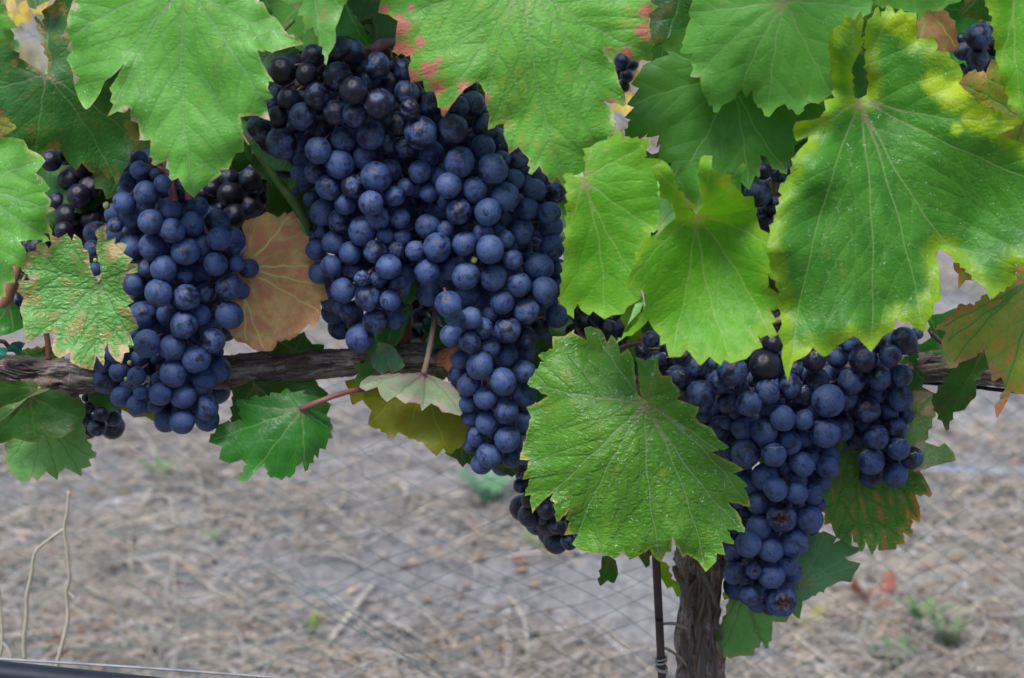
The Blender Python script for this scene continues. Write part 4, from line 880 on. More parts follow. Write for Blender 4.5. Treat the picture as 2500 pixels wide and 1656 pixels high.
# leaves at the back of the row, seen only through gaps: one generic blade per depth, added mainly to block light behind the fruit
def generic_outline(cx, cy, r, rot, rnd):
    pts = []
    for k in range(64):
        a = 2 * math.pi * k / 64
        lob = .70 + .30 * abs(math.cos(2.5 * a)) ** .8 * (1 - .35 * (abs(math.sin(a / 2)) < .0))
        base_notch = 1 - .72 * math.exp(-((a - math.pi) / .28) ** 2)
        rr = r * lob * base_notch * (1 + .045 * (1 if k % 2 else -1)) * rnd.uniform(.97, 1.03)
        pts.append((cx + rr * math.cos(a + rot), cy + rr * math.sin(a + rot)))
    return pts, (cx - .25 * r * math.cos(rot), cy - .25 * r * math.sin(rot))
rl = random.Random(5)
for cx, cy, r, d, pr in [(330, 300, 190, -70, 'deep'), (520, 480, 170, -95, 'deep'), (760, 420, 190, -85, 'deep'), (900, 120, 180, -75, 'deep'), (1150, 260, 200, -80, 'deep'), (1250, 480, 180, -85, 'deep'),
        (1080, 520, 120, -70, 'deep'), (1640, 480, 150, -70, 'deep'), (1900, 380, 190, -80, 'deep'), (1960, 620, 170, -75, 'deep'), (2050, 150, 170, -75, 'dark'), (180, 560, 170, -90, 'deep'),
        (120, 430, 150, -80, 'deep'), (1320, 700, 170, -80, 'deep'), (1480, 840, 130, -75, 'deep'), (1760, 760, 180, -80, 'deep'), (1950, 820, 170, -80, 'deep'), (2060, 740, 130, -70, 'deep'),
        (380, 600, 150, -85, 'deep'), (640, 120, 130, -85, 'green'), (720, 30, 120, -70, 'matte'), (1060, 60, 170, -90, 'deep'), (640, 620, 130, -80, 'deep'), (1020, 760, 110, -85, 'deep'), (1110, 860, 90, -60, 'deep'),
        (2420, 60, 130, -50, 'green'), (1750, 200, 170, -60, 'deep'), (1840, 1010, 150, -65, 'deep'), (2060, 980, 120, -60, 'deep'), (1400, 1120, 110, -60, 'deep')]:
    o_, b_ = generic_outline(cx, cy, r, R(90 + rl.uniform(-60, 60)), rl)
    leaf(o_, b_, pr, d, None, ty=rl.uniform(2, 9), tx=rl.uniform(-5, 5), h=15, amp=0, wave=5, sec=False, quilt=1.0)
for cx, cy, r_, d_, pr in [(40, 30, 38, -330, 'yellow'), (95, 12, 26, -330, 'yellow'), (1525, 250, 34, -300, 'yellow'), (1545, 190, 26, -310, 'yellow'), (690, 95, 40, -260, 'yellow'), (1665, 66, 22, -260, 'yellow'), (10, 120, 40, -420, 'green'), (1480, 128, 28, -280, 'pale'), (780, 60, 60, -240, 'green'), (60, 180, 26, -400, 'yellow')]:
    o_, b_ = generic_outline(cx, cy, r_, R(90 + rl.uniform(-60, 60)), rl)
    leaf(o_, b_, pr, d_, None, ty=rl.uniform(2, 9), tx=rl.uniform(-5, 5), h=12, amp=0, wave=3, sec=False)
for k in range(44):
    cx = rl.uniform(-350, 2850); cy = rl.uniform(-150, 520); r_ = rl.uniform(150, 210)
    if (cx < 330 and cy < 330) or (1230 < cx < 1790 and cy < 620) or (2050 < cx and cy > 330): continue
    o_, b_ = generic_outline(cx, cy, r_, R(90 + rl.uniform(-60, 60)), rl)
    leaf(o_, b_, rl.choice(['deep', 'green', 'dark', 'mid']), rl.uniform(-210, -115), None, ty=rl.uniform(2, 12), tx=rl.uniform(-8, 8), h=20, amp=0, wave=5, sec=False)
# unseen canopy leaves added above the picture to shade the fruit
for k in range(40):
    cx = rl.uniform(-250, 2750); cy = rl.uniform(-700, -300)
    o_, b_ = generic_outline(cx, cy, rl.uniform(170, 250), R(90 + rl.uniform(-50, 50)), rl)
    leaf(o_, b_, rl.choice(['matte', 'green', 'dark', 'mid']), rl.uniform(-120, 40), None, ty=rl.uniform(4, 14), tx=rl.uniform(-6, 6), h=22, amp=0, wave=5, sec=False)

# ================================================================== GRAPES
def ico(sub):
    bm = bmesh.new(); bmesh.ops.create_icosphere(bm, subdivisions=sub, radius=1.0); return bm
def grape_mesh(kind, seed):
    bm = ico(4 if kind != 'round' else 3)
    rnd = random.Random(seed); sv = Vector((rnd.uniform(0, 50), rnd.uniform(0, 50), 0))
    for v in bm.verts:
        p = v.co.copy(); n = p.normalized()
        s = 1 + .018 * mnoise.noise(n * 1.4 + sv)
        if kind == 'round':
            s -= .010 * math.exp(-((n - Vector((0, 0, -1))).length / .16) ** 2)
            s -= .10 * math.exp(-((n - Vector((0, 0, 1))).length / .22) ** 2)
        elif kind == 'dent':
            a = Vector((.75, .2, -.5)).normalized()
            s -= .16 * math.exp(-((n - a).length / .38) ** 2) * (1 + .3 * mnoise.noise(n * 5 + sv))
        elif kind == 'shrivel':
            q = 1 - abs(mnoise.noise(n * 1.9 + sv + Vector((0, 0, .4 * mnoise.noise(n * 3))))) * 2
            q2 = 1 - abs(mnoise.noise(n * 4.2 + sv)) * 2
            s = .88 + .16 * q + .07 * q2 - .13 * max(0, mnoise.noise(n * 1.2 + sv))
        elif kind == 'split':
            a = Vector((.0, -.45, -.6)).normalized(); w_ = n - a; dd = math.sqrt((w_.x * .55) ** 2 + (w_.y * 1.45) ** 2 + (w_.z * 1.2) ** 2)
            q = 1 - abs(mnoise.noise(n * 2.0 + sv)) * 2
            s = .84 + .21 * q + .05 * mnoise.noise(n * 6 + sv)
            rim = .42 + .40 * mnoise.noise(n * 1.6 + sv)
            if dd < rim:
                s = .58 + .1 * mnoise.noise(n * 6 + sv)
            else:
                s += .17 * math.exp(-((dd - rim) / .13) ** 2)
        v.co = n * s
    if kind == 'split':
        a = Vector((.0, -.45, -.6)).normalized(); t1 = a.cross(Vector((1, 0, 0))).normalized(); t2 = a.cross(t1)
        for u, w_, sz in ((.16, .03, .12),):
            mt = Matrix.Translation(a * .66 + t1 * u + t2 * w_) @ Matrix.Rotation(u * 9, 4, 'X') @ Matrix.Diagonal((sz, sz * .7, sz * 1.35, 1))
            bmesh.ops.create_icosphere(bm, subdivisions=2, radius=1.0, matrix=mt)
    me = bpy.data.meshes.new('grape_' + kind); nmain = 20 * 4 ** 3; bm.to_mesh(me); bm.free()
    me.polygons.foreach_set('use_smooth', [True] * len(me.polygons))
    me.materials.append(M_GRAPE)
    if kind == 'split':
        me.materials.append(M_SEED); me.materials.append(M_PIP)
        for p in me.polygons:
            if p.index >= nmain: p.material_index = 2
            elif p.center.length < .80: p.material_index = 1
    return me
GM = {k: [grape_mesh(k, 31 * i + len(k)) for i in range(n)] for k, n in (('round', 6), ('dent', 3), ('shrivel', 3), ('split', 2))}
berry_me = bpy.data.meshes.new('berry'); _b = ico(2); _b.to_mesh(berry_me); _b.free()
berry_me.polygons.foreach_set('use_smooth', [True] * len(berry_me.polygons)); berry_me.materials.append(M_BERRY)

def bunch(label, lists, db=0.0, thick=24.0, bloom=.75, bloomf=None, crack=0.0, dark=0, stem=None, fill=.5, hue=None, berries=(), rank_step=9.0, seed=1):
    rnd = random.Random(seed)
    G = []
    for tname, items in lists:
        x0, y0, k = TILES[tname]
        for it in items:
            kind = it[4] if len(it) > 4 else None
            G.append([x0 + it[0] * k, y0 + it[1] * k, it[2] * k, it[3], kind, True])
    # drop repeats that were listed from two overlapping views
    keep = []
    for g in G:
        if any(math.hypot(g[0] - q[0], g[1] - q[1]) < .42 * min(g[2], q[2]) and abs(g[3] - q[3]) < 2 for q in keep): continue
        keep.append(g)
    G = keep
    xs_ = np.array([g[0] for g in G]); ys_ = np.array([g[1] for g in G])
    nfront = len(G)
    # grapes deeper in the bunch, where the traced ones leave a hole
    rs_ = np.array([g[2] for g in G])
    if fill > 0:
        gx_, gy_ = np.meshgrid(np.arange(xs_.min(), xs_.max(), 9), np.arange(ys_.min(), ys_.max(), 9)); gp = np.stack([gx_.ravel(), gy_.ravel()], 1)
        dxx = gp[:, 0][:, None] - xs_[None]; dyy = gp[:, 1][:, None] - ys_[None]; dst = np.hypot(dxx, dyy)
        hole = (dst > rs_[None] * .985).all(1); nr = dst < 66
        quad = ((nr & (dxx > 0) & (np.abs(dyy) < 55)).any(1).astype(int) + (nr & (dxx < 0) & (np.abs(dyy) < 55)).any(1) + (nr & (dyy > 0) & (np.abs(dxx) < 55)).any(1) + (nr & (dyy < 0) & (np.abs(dxx) < 55)).any(1))
        hp = gp[hole & (quad >= 4)]
        while len(hp):
            q_ = hp[rnd.randrange(len(hp))]; rr_ = rnd.uniform(29, 35)
            G.append([q_[0], q_[1], rr_, 3.6 + rnd.uniform(0, .6), None, False])
            hp = hp[np.hypot(hp[:, 0] - q_[0], hp[:, 1] - q_[1]) > rr_ * .8]
    N = len(G)
    dep = np.zeros(N)
    for i, g in enumerate(G):
        m = np.abs(ys_ - g[1]) < 75
        lo, hi = xs_[m].min() - 20, xs_[m].max() + 20
        u = (g[0] - (lo + hi) / 2) / max(30, (hi - lo) / 2)
        wdt = min(1.0, (hi - lo) / 2 / 110)
        dep[i] = db + thick * wdt * math.sqrt(max(0, 1 - min(1, u * u))) - rank_step * g[3] + rnd.uniform(-1, 1)
    mm = np.array([pxscale(g[1], 0) * 1000 for g in G])
    X = np.array([g[0] for g in G]); Y = np.array([g[1] for g in G]); Rr = np.array([g[2] for g in G]) * mm; RK = np.array([g[3] for g in G])
    dx = (X[:, None] - X[None]) * mm[:, None]; dy = (Y[:, None] - Y[None]) * mm[:, None]
    lat = np.sqrt(dx ** 2 + dy ** 2); need = (Rr[:, None] + Rr[None]) * .93
    need_d = np.sqrt(np.maximum(0, need ** 2 - lat ** 2)); np.fill_diagonal(need_d, 0)
    order = dep[:, None] - dep[None]
    for it in range(160):
        dd = dep[:, None] - dep[None]
        sg = np.where(np.abs(RK[:, None] - RK[None]) > .3, np.sign(RK[None] - RK[:, None]), np.sign(order + 1e-6))
        pen = need_d - dd * sg
        pen = np.where((need_d > 0) & (pen > 0), pen, 0)
        push = (pen * sg * .22)
        mv = push.sum(1) / np.maximum(1, (pen > 0).sum(1) ** .6)
        dep += np.clip(mv, -2.5, 2.5)
        dep = np.maximum(dep, db - 46)
        if np.abs(mv).max() < .05: break
    pos = [P(X[i], Y[i], dep[i]) for i in range(N)]
    topi = int(np.argmin(Y)); 
    sx, sy, sdp = stem if stem else (X[topi], Y[topi] - 40, db - 5)
    root = P(sx, sy, sdp)
    o = empty('grape_bunch', root); tag(o, label, 'grapes', 'bunches of blue black grapes on the vine')
    # axis of the bunch
    ylv = np.linspace(Y.min() + 20, Y.max() - 30, 9)
    ax = [root]
    for yv in ylv:
        m = np.abs(Y - yv) < 70
        if m.sum() == 0: continue
        ax.append(P(X[m].mean(), yv, dep[m].mean() - 3))
    axs = spline(ax, 5); axa = np.array(axs)
    SV, SF = tube([np.array(p) - root for p in axs], [(2.0 - 1.1 * i / len(axs)) / 1000 for i in range(len(axs))], 7)
    for i, g in enumerate(G):
        c = np.array(pos[i]); r = Rr[i] / 1000 * (D0 - dep[i] / 1000) / D0
        j = int(np.argmin(((axa - c) ** 2).sum(1))); a = axa[max(0, j - 2)]
        dv = c - a; L = np.linalg.norm(dv) + 1e-9; dv /= L
        a = c - dv * min(L, r + .006)
        # grape: pole (style scar) points away from its stalk and droops
        pole = dv * .8 + np.array([0, -.35, -.55]) + np.array([rnd.uniform(-.5, .5), rnd.uniform(-.5, .3), rnd.uniform(-.4, .5)])
        pole = Vector(pole).normalized()
        kind = g[4] or ('dent' if rnd.random() < .28 else 'round')
        me = rnd.choice(GM['round' if kind == 'gloss' else kind])
        ob = bpy.data.objects.new('grape', me); col.objects.link(ob); ob.parent = o
        ob.location = Vector(c - root)
        ob.rotation_mode = 'QUATERNION'
        if kind == 'split':
            q = Vector((0, -.45, -.6)).normalized().rotation_difference(Vector((rnd.uniform(-.2, .3), -.8, .35)).normalized())
        else:
            q = Vector((0, 0, -1)).rotation_difference(pole) @ Quaternion((0, 0, 1), rnd.uniform(0, 6.28))
        ob.rotation_quaternion = q
        e = rnd.uniform(-.06, .06)
        ob.scale = (r * (1 + e), r * (1 - e), r * (1 + rnd.uniform(-.04, .05)))
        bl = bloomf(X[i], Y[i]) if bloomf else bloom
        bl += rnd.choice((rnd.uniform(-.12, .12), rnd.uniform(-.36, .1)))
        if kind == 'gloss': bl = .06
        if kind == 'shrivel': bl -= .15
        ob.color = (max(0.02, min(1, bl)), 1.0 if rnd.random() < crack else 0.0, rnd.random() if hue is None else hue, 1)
        if kind == 'split': ob['label'] = 'burst grape with brown flesh showing'
        elif kind == 'shrivel' and g[5]: ob['label'] = 'wrinkled shrunken grape'
        pv_, pf_ = tube([a - root, (a + c) / 2 - root + np.array([0, 0, .001]), c - dv * r * .82 - root], [.0008, .0006, .0008], 5)
        b0 = len(SV); SV += pv_; SF += [tuple(b0 + q_ for q_ in f) for f in pf_]
    link_mesh('stem', mesh_from(SV, SF), M_STEMRED, o, root)
    for tname, bx, by, br, bd in berries:
        x_, y_ = T1(tname, bx, by); k = TILES[tname][2]
        c = P(x_, y_, bd)
        ob = link_mesh('unripe_berry', berry_me, None, o, c); s_ = br * k * pxscale(y_, bd); ob.scale = (s_, s_, s_ * 1.1)
        ob['label'] = 'tiny unripe green berry'
        j = int(np.argmin(((axa - c) ** 2).sum(1))); pv_, pf_ = tube([axa[j] - c, np.zeros(3)], [.0006, .0006], 5)
    return o

B1 = [(945, -310, 65, 1), (957, -235, 70, 0), (870, -160, 65, 1), (995, -80, 85, 0), (1112, -145, 60, 0), (1060, -210, 42, 2), (845, -10, 80, 0), (1150, 40, 92, 1), (1352, 15, 75, 1),
      (895, 80, 85, 1), (790, 140, 55, 1), (1028, 115, 88, 0), (1178, 178, 88, 0), (1308, 138, 92, 1), (920, 170, 85, 2), (1500, 232, 84, 0), (1395, 280, 82, 1), (1268, 320, 96, 0), (1040, 290, 94, 0), (900, 290, 90, 1), (1475, 405, 83, 0), (1618, 403, 58, 0), (1700, 437, 70, 1),
      (1600, 310, 45, 2), (1120, 440, 96, 0), (1245, 485, 78, 1), (1365, 480, 75, 2), (1000, 430, 70, 2), (1570, 563, 96, 0), (1650, 590, 60, 1), (1085, 605, 98, 0), (1275, 635, 94, 0), (1410, 600, 72, 1), (915, 540, 85, 2), (975, 755, 98, 0), (1145, 755, 78, 1), (1370, 755, 72, 1), (1570, 755, 98, 0),
      (1258, 820, 97, 0), (1435, 840, 80, 1), (1453, 930, 87, 0), (1005, 950, 98, 0), (1178, 975, 91, 0), (1340, 1055, 99, 0), (1080, 1040, 60, 2), (1490, 1132, 90, 1), (1185, 1155, 97, 0), (1380, 1205, 97, 1), (935, 1170, 66, 0), (815, 1140, 70, 1), (1100, 1200, 65, 2), (1098, 1293, 82, 0), (1252, 1310, 88, 0),
      (832, 1310, 75, 0), (962, 1285, 52, 0), (935, 1370, 72, 0), (1060, 1370, 55, 2), (1410, 1385, 88, 0), (1245, 1485, 84, 0), (1415, 1465, 88, 1), (800, 1000, 85, 1), (700, 1080, 70, 2), (950, 1050, 60, 2), (630, 300, 60, 1), (650, 440, 50, 1), (1480, 1010, 50, 2), (1460, 680, 60, 2), (1330, 930, 55, 2)]
bunch('large loose bunch of dusty blue grapes at the left, hanging over the cordon', [('E', B1)], db=4, thick=26, bloom=.95, stem=T1('A', 1165, 1180) + (2,), hue=.35, seed=11,
      berries=[('E', 650, 380, 14, 26), ('E', 885, 1080, 16, 24), ('E', 862, 1192, 14, 26), ('E', 1017, 1190, 14, 26), ('A', 728, 1405, 25, 8)])
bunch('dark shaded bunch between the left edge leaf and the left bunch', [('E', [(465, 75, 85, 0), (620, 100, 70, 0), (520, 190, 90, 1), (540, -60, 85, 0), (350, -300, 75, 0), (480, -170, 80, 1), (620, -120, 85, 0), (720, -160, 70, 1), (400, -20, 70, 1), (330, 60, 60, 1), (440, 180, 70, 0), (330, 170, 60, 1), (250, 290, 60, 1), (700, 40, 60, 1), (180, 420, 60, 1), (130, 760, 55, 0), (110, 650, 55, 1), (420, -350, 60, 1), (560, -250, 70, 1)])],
      db=-72, thick=18, bloom=.32, fill=.3, seed=12)  # bloom kept low: part of the deep shade is put into skin colour
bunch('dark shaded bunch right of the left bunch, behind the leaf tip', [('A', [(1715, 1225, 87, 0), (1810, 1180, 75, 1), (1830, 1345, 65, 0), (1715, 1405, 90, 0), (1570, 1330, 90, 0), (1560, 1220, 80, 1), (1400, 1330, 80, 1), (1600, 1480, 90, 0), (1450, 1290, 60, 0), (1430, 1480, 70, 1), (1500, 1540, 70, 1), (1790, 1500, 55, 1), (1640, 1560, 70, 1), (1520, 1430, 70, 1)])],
      db=-62, thick=18, bloom=.32, fill=.3, seed=13)  # low bloom paints some of the shade behind the leaf tip
bunch('small dark bunch hanging below the cordon at lower left', [('N', [(740, 490, 50, 0), (840, 540, 68, 0), (800, 655, 75, 0), (940, 580, 68, 0), (720, 590, 62, 0), (715, 410, 40, 1), (960, 520, 45, 1), (780, 420, 50, 1), (690, 500, 50, 1)])],
      db=-30, thick=8, bloom=.6, fill=.2, seed=14, stem=(225, 950, -28))
B5 = [(250, 485, 97, 0, 'gloss'), (420, 510, 82, 0, 'gloss'), (460, 385, 86, 1), (635, 325, 80, 0), (730, 355, 92, 1), (630, 530, 104, 0), (900, 450, 92, 0), (780, 475, 65, 1), (1000, 450, 50, 2), (1080, 480, 75, 1), (850, 555, 75, 1), (990, 570, 72, 1), (1100, 640, 90, 0), (735, 620, 98, 0), (490, 655, 94, 0), (295, 675, 82, 0), (215, 640, 60, 1), (615, 770, 92, 0), (748, 785, 87, 0), (910, 710, 107, 0), (390, 800, 97, 0),
      (1120, 745, 70, 0, 'shrivel'), (1260, 700, 105, 1), (215, 800, 78, 0), (90, 870, 85, 1), (1040, 850, 90, 1), (1197, 910, 115, 0), (1415, 885, 107, 0), (1455, 730, 75, 1), (1550, 710, 90, 1), (1635, 865, 90, 1), (245, 980, 112, 0), (855, 925, 102, 0), (670, 955, 95, 1), (520, 870, 85, 2), (495, 1030, 93, 0), (815, 1080, 90, 1), (360, 980, 70, 2), (975, 990, 75, 2), (1090, 1010, 75, 1, 'shrivel'), (1260, 1050, 95, 1), (1620, 1010, 90, 1), (1460, 1110, 108, 0), (1690, 1155, 107, 0, 'dent'),
      (1750, 1090, 60, 1), (1720, 930, 60, 2), (645, 1125, 100, 0), (380, 1190, 75, 1), (475, 1180, 78, 0), (995, 1165, 78, 1), (1190, 1175, 80, 1), (890, 1210, 107, 0), (565, 1280, 88, 0), (730, 1275, 82, 0), (1330, 1210, 72, 1), (1387, 1270, 92, 0), (1565, 1298, 90, 0), (1770, 1345, 103, 0), (855, 1390, 88, 0), (1015, 1340, 75, 1), (1095, 1280, 65, 1), (1250, 1320, 65, 2), (680, 1395, 75, 0), (530, 1450, 90, 1), (450, 1360, 60, 1), (1455, 1445, 92, 0), (1655, 1450, 96, 0), (1360, 1380, 60, 2),
      (1880, 1110, 90, 2), (1830, 1230, 80, 2), (1900, 1260, 70, 2), (1920, 1430, 82, 1), (905, 1490, 80, 0, 'shrivel'), (645, 1510, 82, 0), (1050, 1490, 75, 1), (1530, 590, 60, 2), (330, 880, 60, 2)]
B5F = [(800, 180, 105, 0), (1040, 90, 80, 1), (952, 215, 62, 1), (1065, 220, 65, 1), (480, 310, 72, 1), (605, 262, 87, 0), (717, 330, 82, 0), (887, 320, 84, 0), (1025, 310, 60, 1), (1245, 150, 92, 1), (1310, 293, 100, 0), (1155, 315, 70, 0), (1495, 265, 85, 0), (1670, 305, 100, 0), (1775, 235, 62, 0), (1620, 190, 80, 2), (1370, 170, 60, 1), (500, 465, 72, 1), (583, 420, 78, 0), (740, 450, 78, 1), (977, 425, 87, 0), (1240, 460, 90, 0), (1400, 440, 80, 1), (1505, 488, 98, 0), (1697, 500, 94, 0), (1825, 375, 73, 0), (1865, 545, 90, 0),
       (895, 500, 75, 2), (797, 505, 57, 0, 'shrivel'), (665, 585, 88, 0), (1050, 565, 80, 1), (835, 635, 95, 0), (987, 655, 73, 0), (570, 590, 40, 2), (725, 740, 82, 1), (885, 792, 88, 0), (1025, 790, 65, 1, 'dent'), (780, 915, 100, 0), (640, 710, 50, 2), (1385, 680, 92, 0), (1515, 610, 85, 1), (1755, 665, 85, 0), (1540, 775, 78, 0), (1425, 765, 70, 0), (1680, 740, 70, 1), (1620, 845, 73, 0, 'shrivel'), (1915, 725, 92, 0), (1790, 855, 94, 0), (1405, 895, 78, 0), (1530, 935, 80, 0), (1655, 975, 87, 0), (1780, 1030, 85, 1),
       (1470, 1060, 65, 1), (1600, 1100, 98, 0), (1905, 1140, 80, 0), (1920, 910, 75, 1), (1920, 1010, 70, 1), (1757, 1210, 98, 0), (1450, 1160, 70, 1), (1525, 1230, 85, 0), (1640, 1320, 82, 0), (1520, 1360, 65, 0), (1775, 1410, 92, 0), (1910, 1300, 85, 1), (1540, 1455, 68, 0), (1650, 1490, 82, 0), (1910, 1480, 80, 1), (530, 190, 60, 2), (470, 230, 55, 2)]
B5G = [(360, 585, 94, 0), (325, 425, 103, 1), (205, 185, 90, 1), (398, 57, 78, 0), (400, 150, 90, 2), (250, 350, 45, 2), (415, 290, 90, 2), (460, 430, 60, 2), (455, 550, 60, 2), (450, 760, 85, 1), (330, 830, 60, 2, 'shrivel'), (250, 725, 95, 0), (290, -100, 80, 1), (430, -80, 75, 2, 'shrivel')]
B5M = [(1815, 845, 108, 0), (2110, 865, 133, 0), (1940, 1025, 128, 0), (1865, 1110, 105, 1), (1760, 930, 75, 1), (2150, 1055, 95, 1), (2260, 900, 90, 1)]
def bloom_shade5(x, y): return .36 + .58 * min(1, max(0, (y - 130) / 330.0))  # thinner bloom towards the top, with the shade of the leaves put into it
bunch('huge central bunch of blue grapes with two tails, under the top centre leaf', [('B', B5), ('F', B5F), ('G', B5G), ('M', B5M)], db=4, thick=26, bloomf=bloom_shade5, stem=T1('B', 990, 330) + (6,), hue=None, fill=.3, seed=15,
      berries=[('F', 1560, 378, 24, 30)])
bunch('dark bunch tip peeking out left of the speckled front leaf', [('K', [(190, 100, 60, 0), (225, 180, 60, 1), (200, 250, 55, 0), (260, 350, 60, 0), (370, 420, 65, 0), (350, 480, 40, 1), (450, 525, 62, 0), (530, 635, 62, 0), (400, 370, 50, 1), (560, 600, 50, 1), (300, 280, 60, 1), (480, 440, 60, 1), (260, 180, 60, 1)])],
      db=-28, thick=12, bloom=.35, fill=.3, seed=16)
B7 = [(110, 80, 60, 1), (140, 240, 80, 1), (45, 160, 50, 2), (290, 350, 95, 0), (420, 270, 90, 1), (270, 200, 58, 2, 'shrivel'), (665, 300, 105, 0), (890, 265, 113, 0, 'gloss'), (940, 110, 75, 1, 'gloss'), (540, 240, 50, 2), (570, 375, 85, 1), (440, 470, 113, 0), (640, 510, 80, 1), (780, 520, 90, 0), (910, 435, 92, 0), (735, 415, 55, 0, 'shrivel'), (1060, 400, 85, 0), (1125, 475, 95, 1), (1100, 280, 52, 1, 'dent'),
      (1225, 220, 85, 0), (1240, 360, 90, 1), (1320, 500, 115, 0), (1440, 480, 92, 1), (920, 560, 75, 1), (1155, 630, 72, 0), (1010, 620, 90, 0), (465, 600, 55, 2), (580, 680, 80, 2), (630, 640, 60, 2), (740, 690, 85, 1), (883, 710, 96, 0), (1300, 720, 107, 0), (1420, 700, 78, 1), (1150, 760, 65, 1), (1055, 790, 88, 0), (760, 865, 108, 0), (950, 870, 88, 0), (620, 850, 65, 1),
      (1140, 935, 90, 0), (1195, 905, 72, 1), (1320, 950, 83, 0), (1330, 870, 70, 1), (1010, 950, 60, 1), (1265, 1050, 80, 1), (1110, 1040, 70, 1), (890, 1020, 97, 0), (960, 1105, 85, 0), (1105, 1130, 83, 0), (780, 1080, 85, 1), (1215, 1140, 75, 1), (1190, 1310, 100, 0), (1245, 1210, 60, 1), (835, 1200, 75, 1), (760, 1270, 50, 2), (845, 1365, 88, 0), (1000, 1300, 100, 0, 'split'), (1090, 1470, 100, 0, 'shrivel'), (775, 1480, 92, 0), (930, 1520, 85, 0), (690, 1350, 60, 1), (640, 1500, 60, 2), (720, 1180, 60, 1), (200, 300, 60, 2), (340, 200, 60, 2), (700, 580, 60, 2), (820, 350, 60, 2), (1000, 200, 60, 2)]
B7L = [(235, 870, 90, 0), (110, 835, 54, 0, 'split'), (340, 790, 80, 1), (370, 850, 75, 1), (85, 1000, 75, 0), (150, 960, 72, 1), (300, 1040, 108, 0, 'split'), (220, 1080, 60, 1), (-20, 850, 78, 0), (200, 790, 60, 2), (-40, 720, 60, 2)]
bunch('long bunch of blue grapes right of the trunk, with burst grapes at its tip', [('O', B7), ('L', B7L)], db=2, thick=25, bloomf=lambda x, y: .55 + .4 * min(1, max(0, (y - 860) / 150)), crack=.16, stem=(1930, 770, 0), hue=.3, seed=17, fill=.35)
B8 = [(1385, 205, 75, 1), (1560, 215, 98, 0), (1745, 190, 78, 0), (1840, 90, 95, 0), (1880, 135, 60, 1), (1480, 370, 92, 0), (1670, 345, 85, 0), (1818, 330, 80, 0), (1650, 450, 70, 1), (1815, 480, 90, 0), (1590, 565, 90, 0), (1735, 580, 70, 1), (1850, 600, 60, 1), (1785, 690, 80, 0), (1655, 750, 86, 0), (1510, 770, 70, 1), (1800, 825, 82, 0), (1890, 890, 82, 0), (1615, 915, 95, 0), (1610, 1020, 75, 1), (1780, 1010, 85, 0), (1470, 120, 60, 1), (1650, 110, 70, 1), (1700, 660, 60, 2), (1560, 680, 60, 2), (1500, 560, 60, 2), (1930, 40, 45, 1)]
bunch('rightmost bunch of dark dull grapes with pale hairline cracks', [('O', B8)], db=-6, thick=18, bloom=.72, crack=.6, stem=(2140, 760, -10), hue=.1, fill=.4, seed=18)
bunch('dark grapes glimpsed between the cupped leaf and the largest leaf', [('D', [(175, 1170, 62, 0), (290, 1180, 70, 1), (140, 1330, 90, 0), (270, 1400, 80, 0), (190, 1520, 60, 1), (350, 1150, 45, 0), (230, 1260, 70, 2)]), ('H', [(210, 60, 70, 1), (170, 150, 60, 1), (280, 770, 60, 1), (250, 950, 75, 0)])],
      db=-34, thick=10, bloom=.55, crack=.4, fill=.2, seed=19)
bunch('cluster of grapes in the top right corner behind the corner leaf', [('D', [(1650, 250, 92, 0), (1720, 200, 75, 1), (1640, 400, 82, 0), (1545, 350, 65, 1), (1740, 440, 50, 0), (1590, 515, 60, 1), (1530, 270, 45, 1), (1760, 330, 60, 2), (1700, 520, 60, 1)])], db=-30, thick=10, bloom=.55, fill=.3, seed=20)
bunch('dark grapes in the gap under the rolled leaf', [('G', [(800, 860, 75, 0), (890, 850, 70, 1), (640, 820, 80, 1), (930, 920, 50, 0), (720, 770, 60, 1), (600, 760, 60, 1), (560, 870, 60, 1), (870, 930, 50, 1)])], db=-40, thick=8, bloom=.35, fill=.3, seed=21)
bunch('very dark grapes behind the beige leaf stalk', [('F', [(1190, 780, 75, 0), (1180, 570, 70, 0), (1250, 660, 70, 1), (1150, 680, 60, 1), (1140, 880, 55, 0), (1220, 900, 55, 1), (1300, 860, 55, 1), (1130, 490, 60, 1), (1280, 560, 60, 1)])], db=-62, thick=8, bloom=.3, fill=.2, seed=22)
bunch('blurred grapes far behind in the gap right of the top centre leaf', [('C', [(895, 420, 60, 0), (925, 520, 50, 0), (905, 590, 45, 0), (960, 440, 50, 1), (870, 500, 50, 1)])], db=-190, thick=6, bloom=.5, fill=.0, seed=23)

# peduncles that show
def peduncle(pts, r, mat):
    path = spline([P(*p) for p in pts], 7); o0 = np.array(path[0])
    rr = [(r[0] + (r[1] - r[0]) * i / (len(path) - 1)) / 1000 for i in range(len(path))]
    Vv, Ff = tube([np.array(p) - o0 for p in path], rr, 10, rough=.06)
    return link_mesh('fruit_stalk', mesh_from(Vv, Ff), mat, vine, o0)
M_PURPLE = simple_mat('purple_stalk', (0.10, 0.035, 0.06), (0.16, 0.06, 0.075), 40, .5, .15)
M_PINKSTALK = simple_mat('pink_stalk', (0.20, 0.05, 0.10), (0.26, 0.09, 0.12), 40, .5, .15)
peduncle([T1('B', 830, 400) + (6,), T1('B', 890, 340) + (12,), T1('B', 950, 300) + (10,), T1('B', 1040, 290) + (0,), T1('B', 1160, 270) + (-20,)], (3.2, 2.6), M_PURPLE)
peduncle([T1('B', 985, 400) + (4,), T1('B', 970, 350) + (8,), T1('B', 960, 310) + (9,)], (1.6, 1.8), M_PURPLE)
peduncle([T1('A', 1190, 1375) + (22,), T1('A', 1170, 1280) + (20,), T1('A', 1145, 1150) + (12,), T1('A', 1130, 1040) + (-4,)], (2.2, 2.0), M_PINKSTALK)
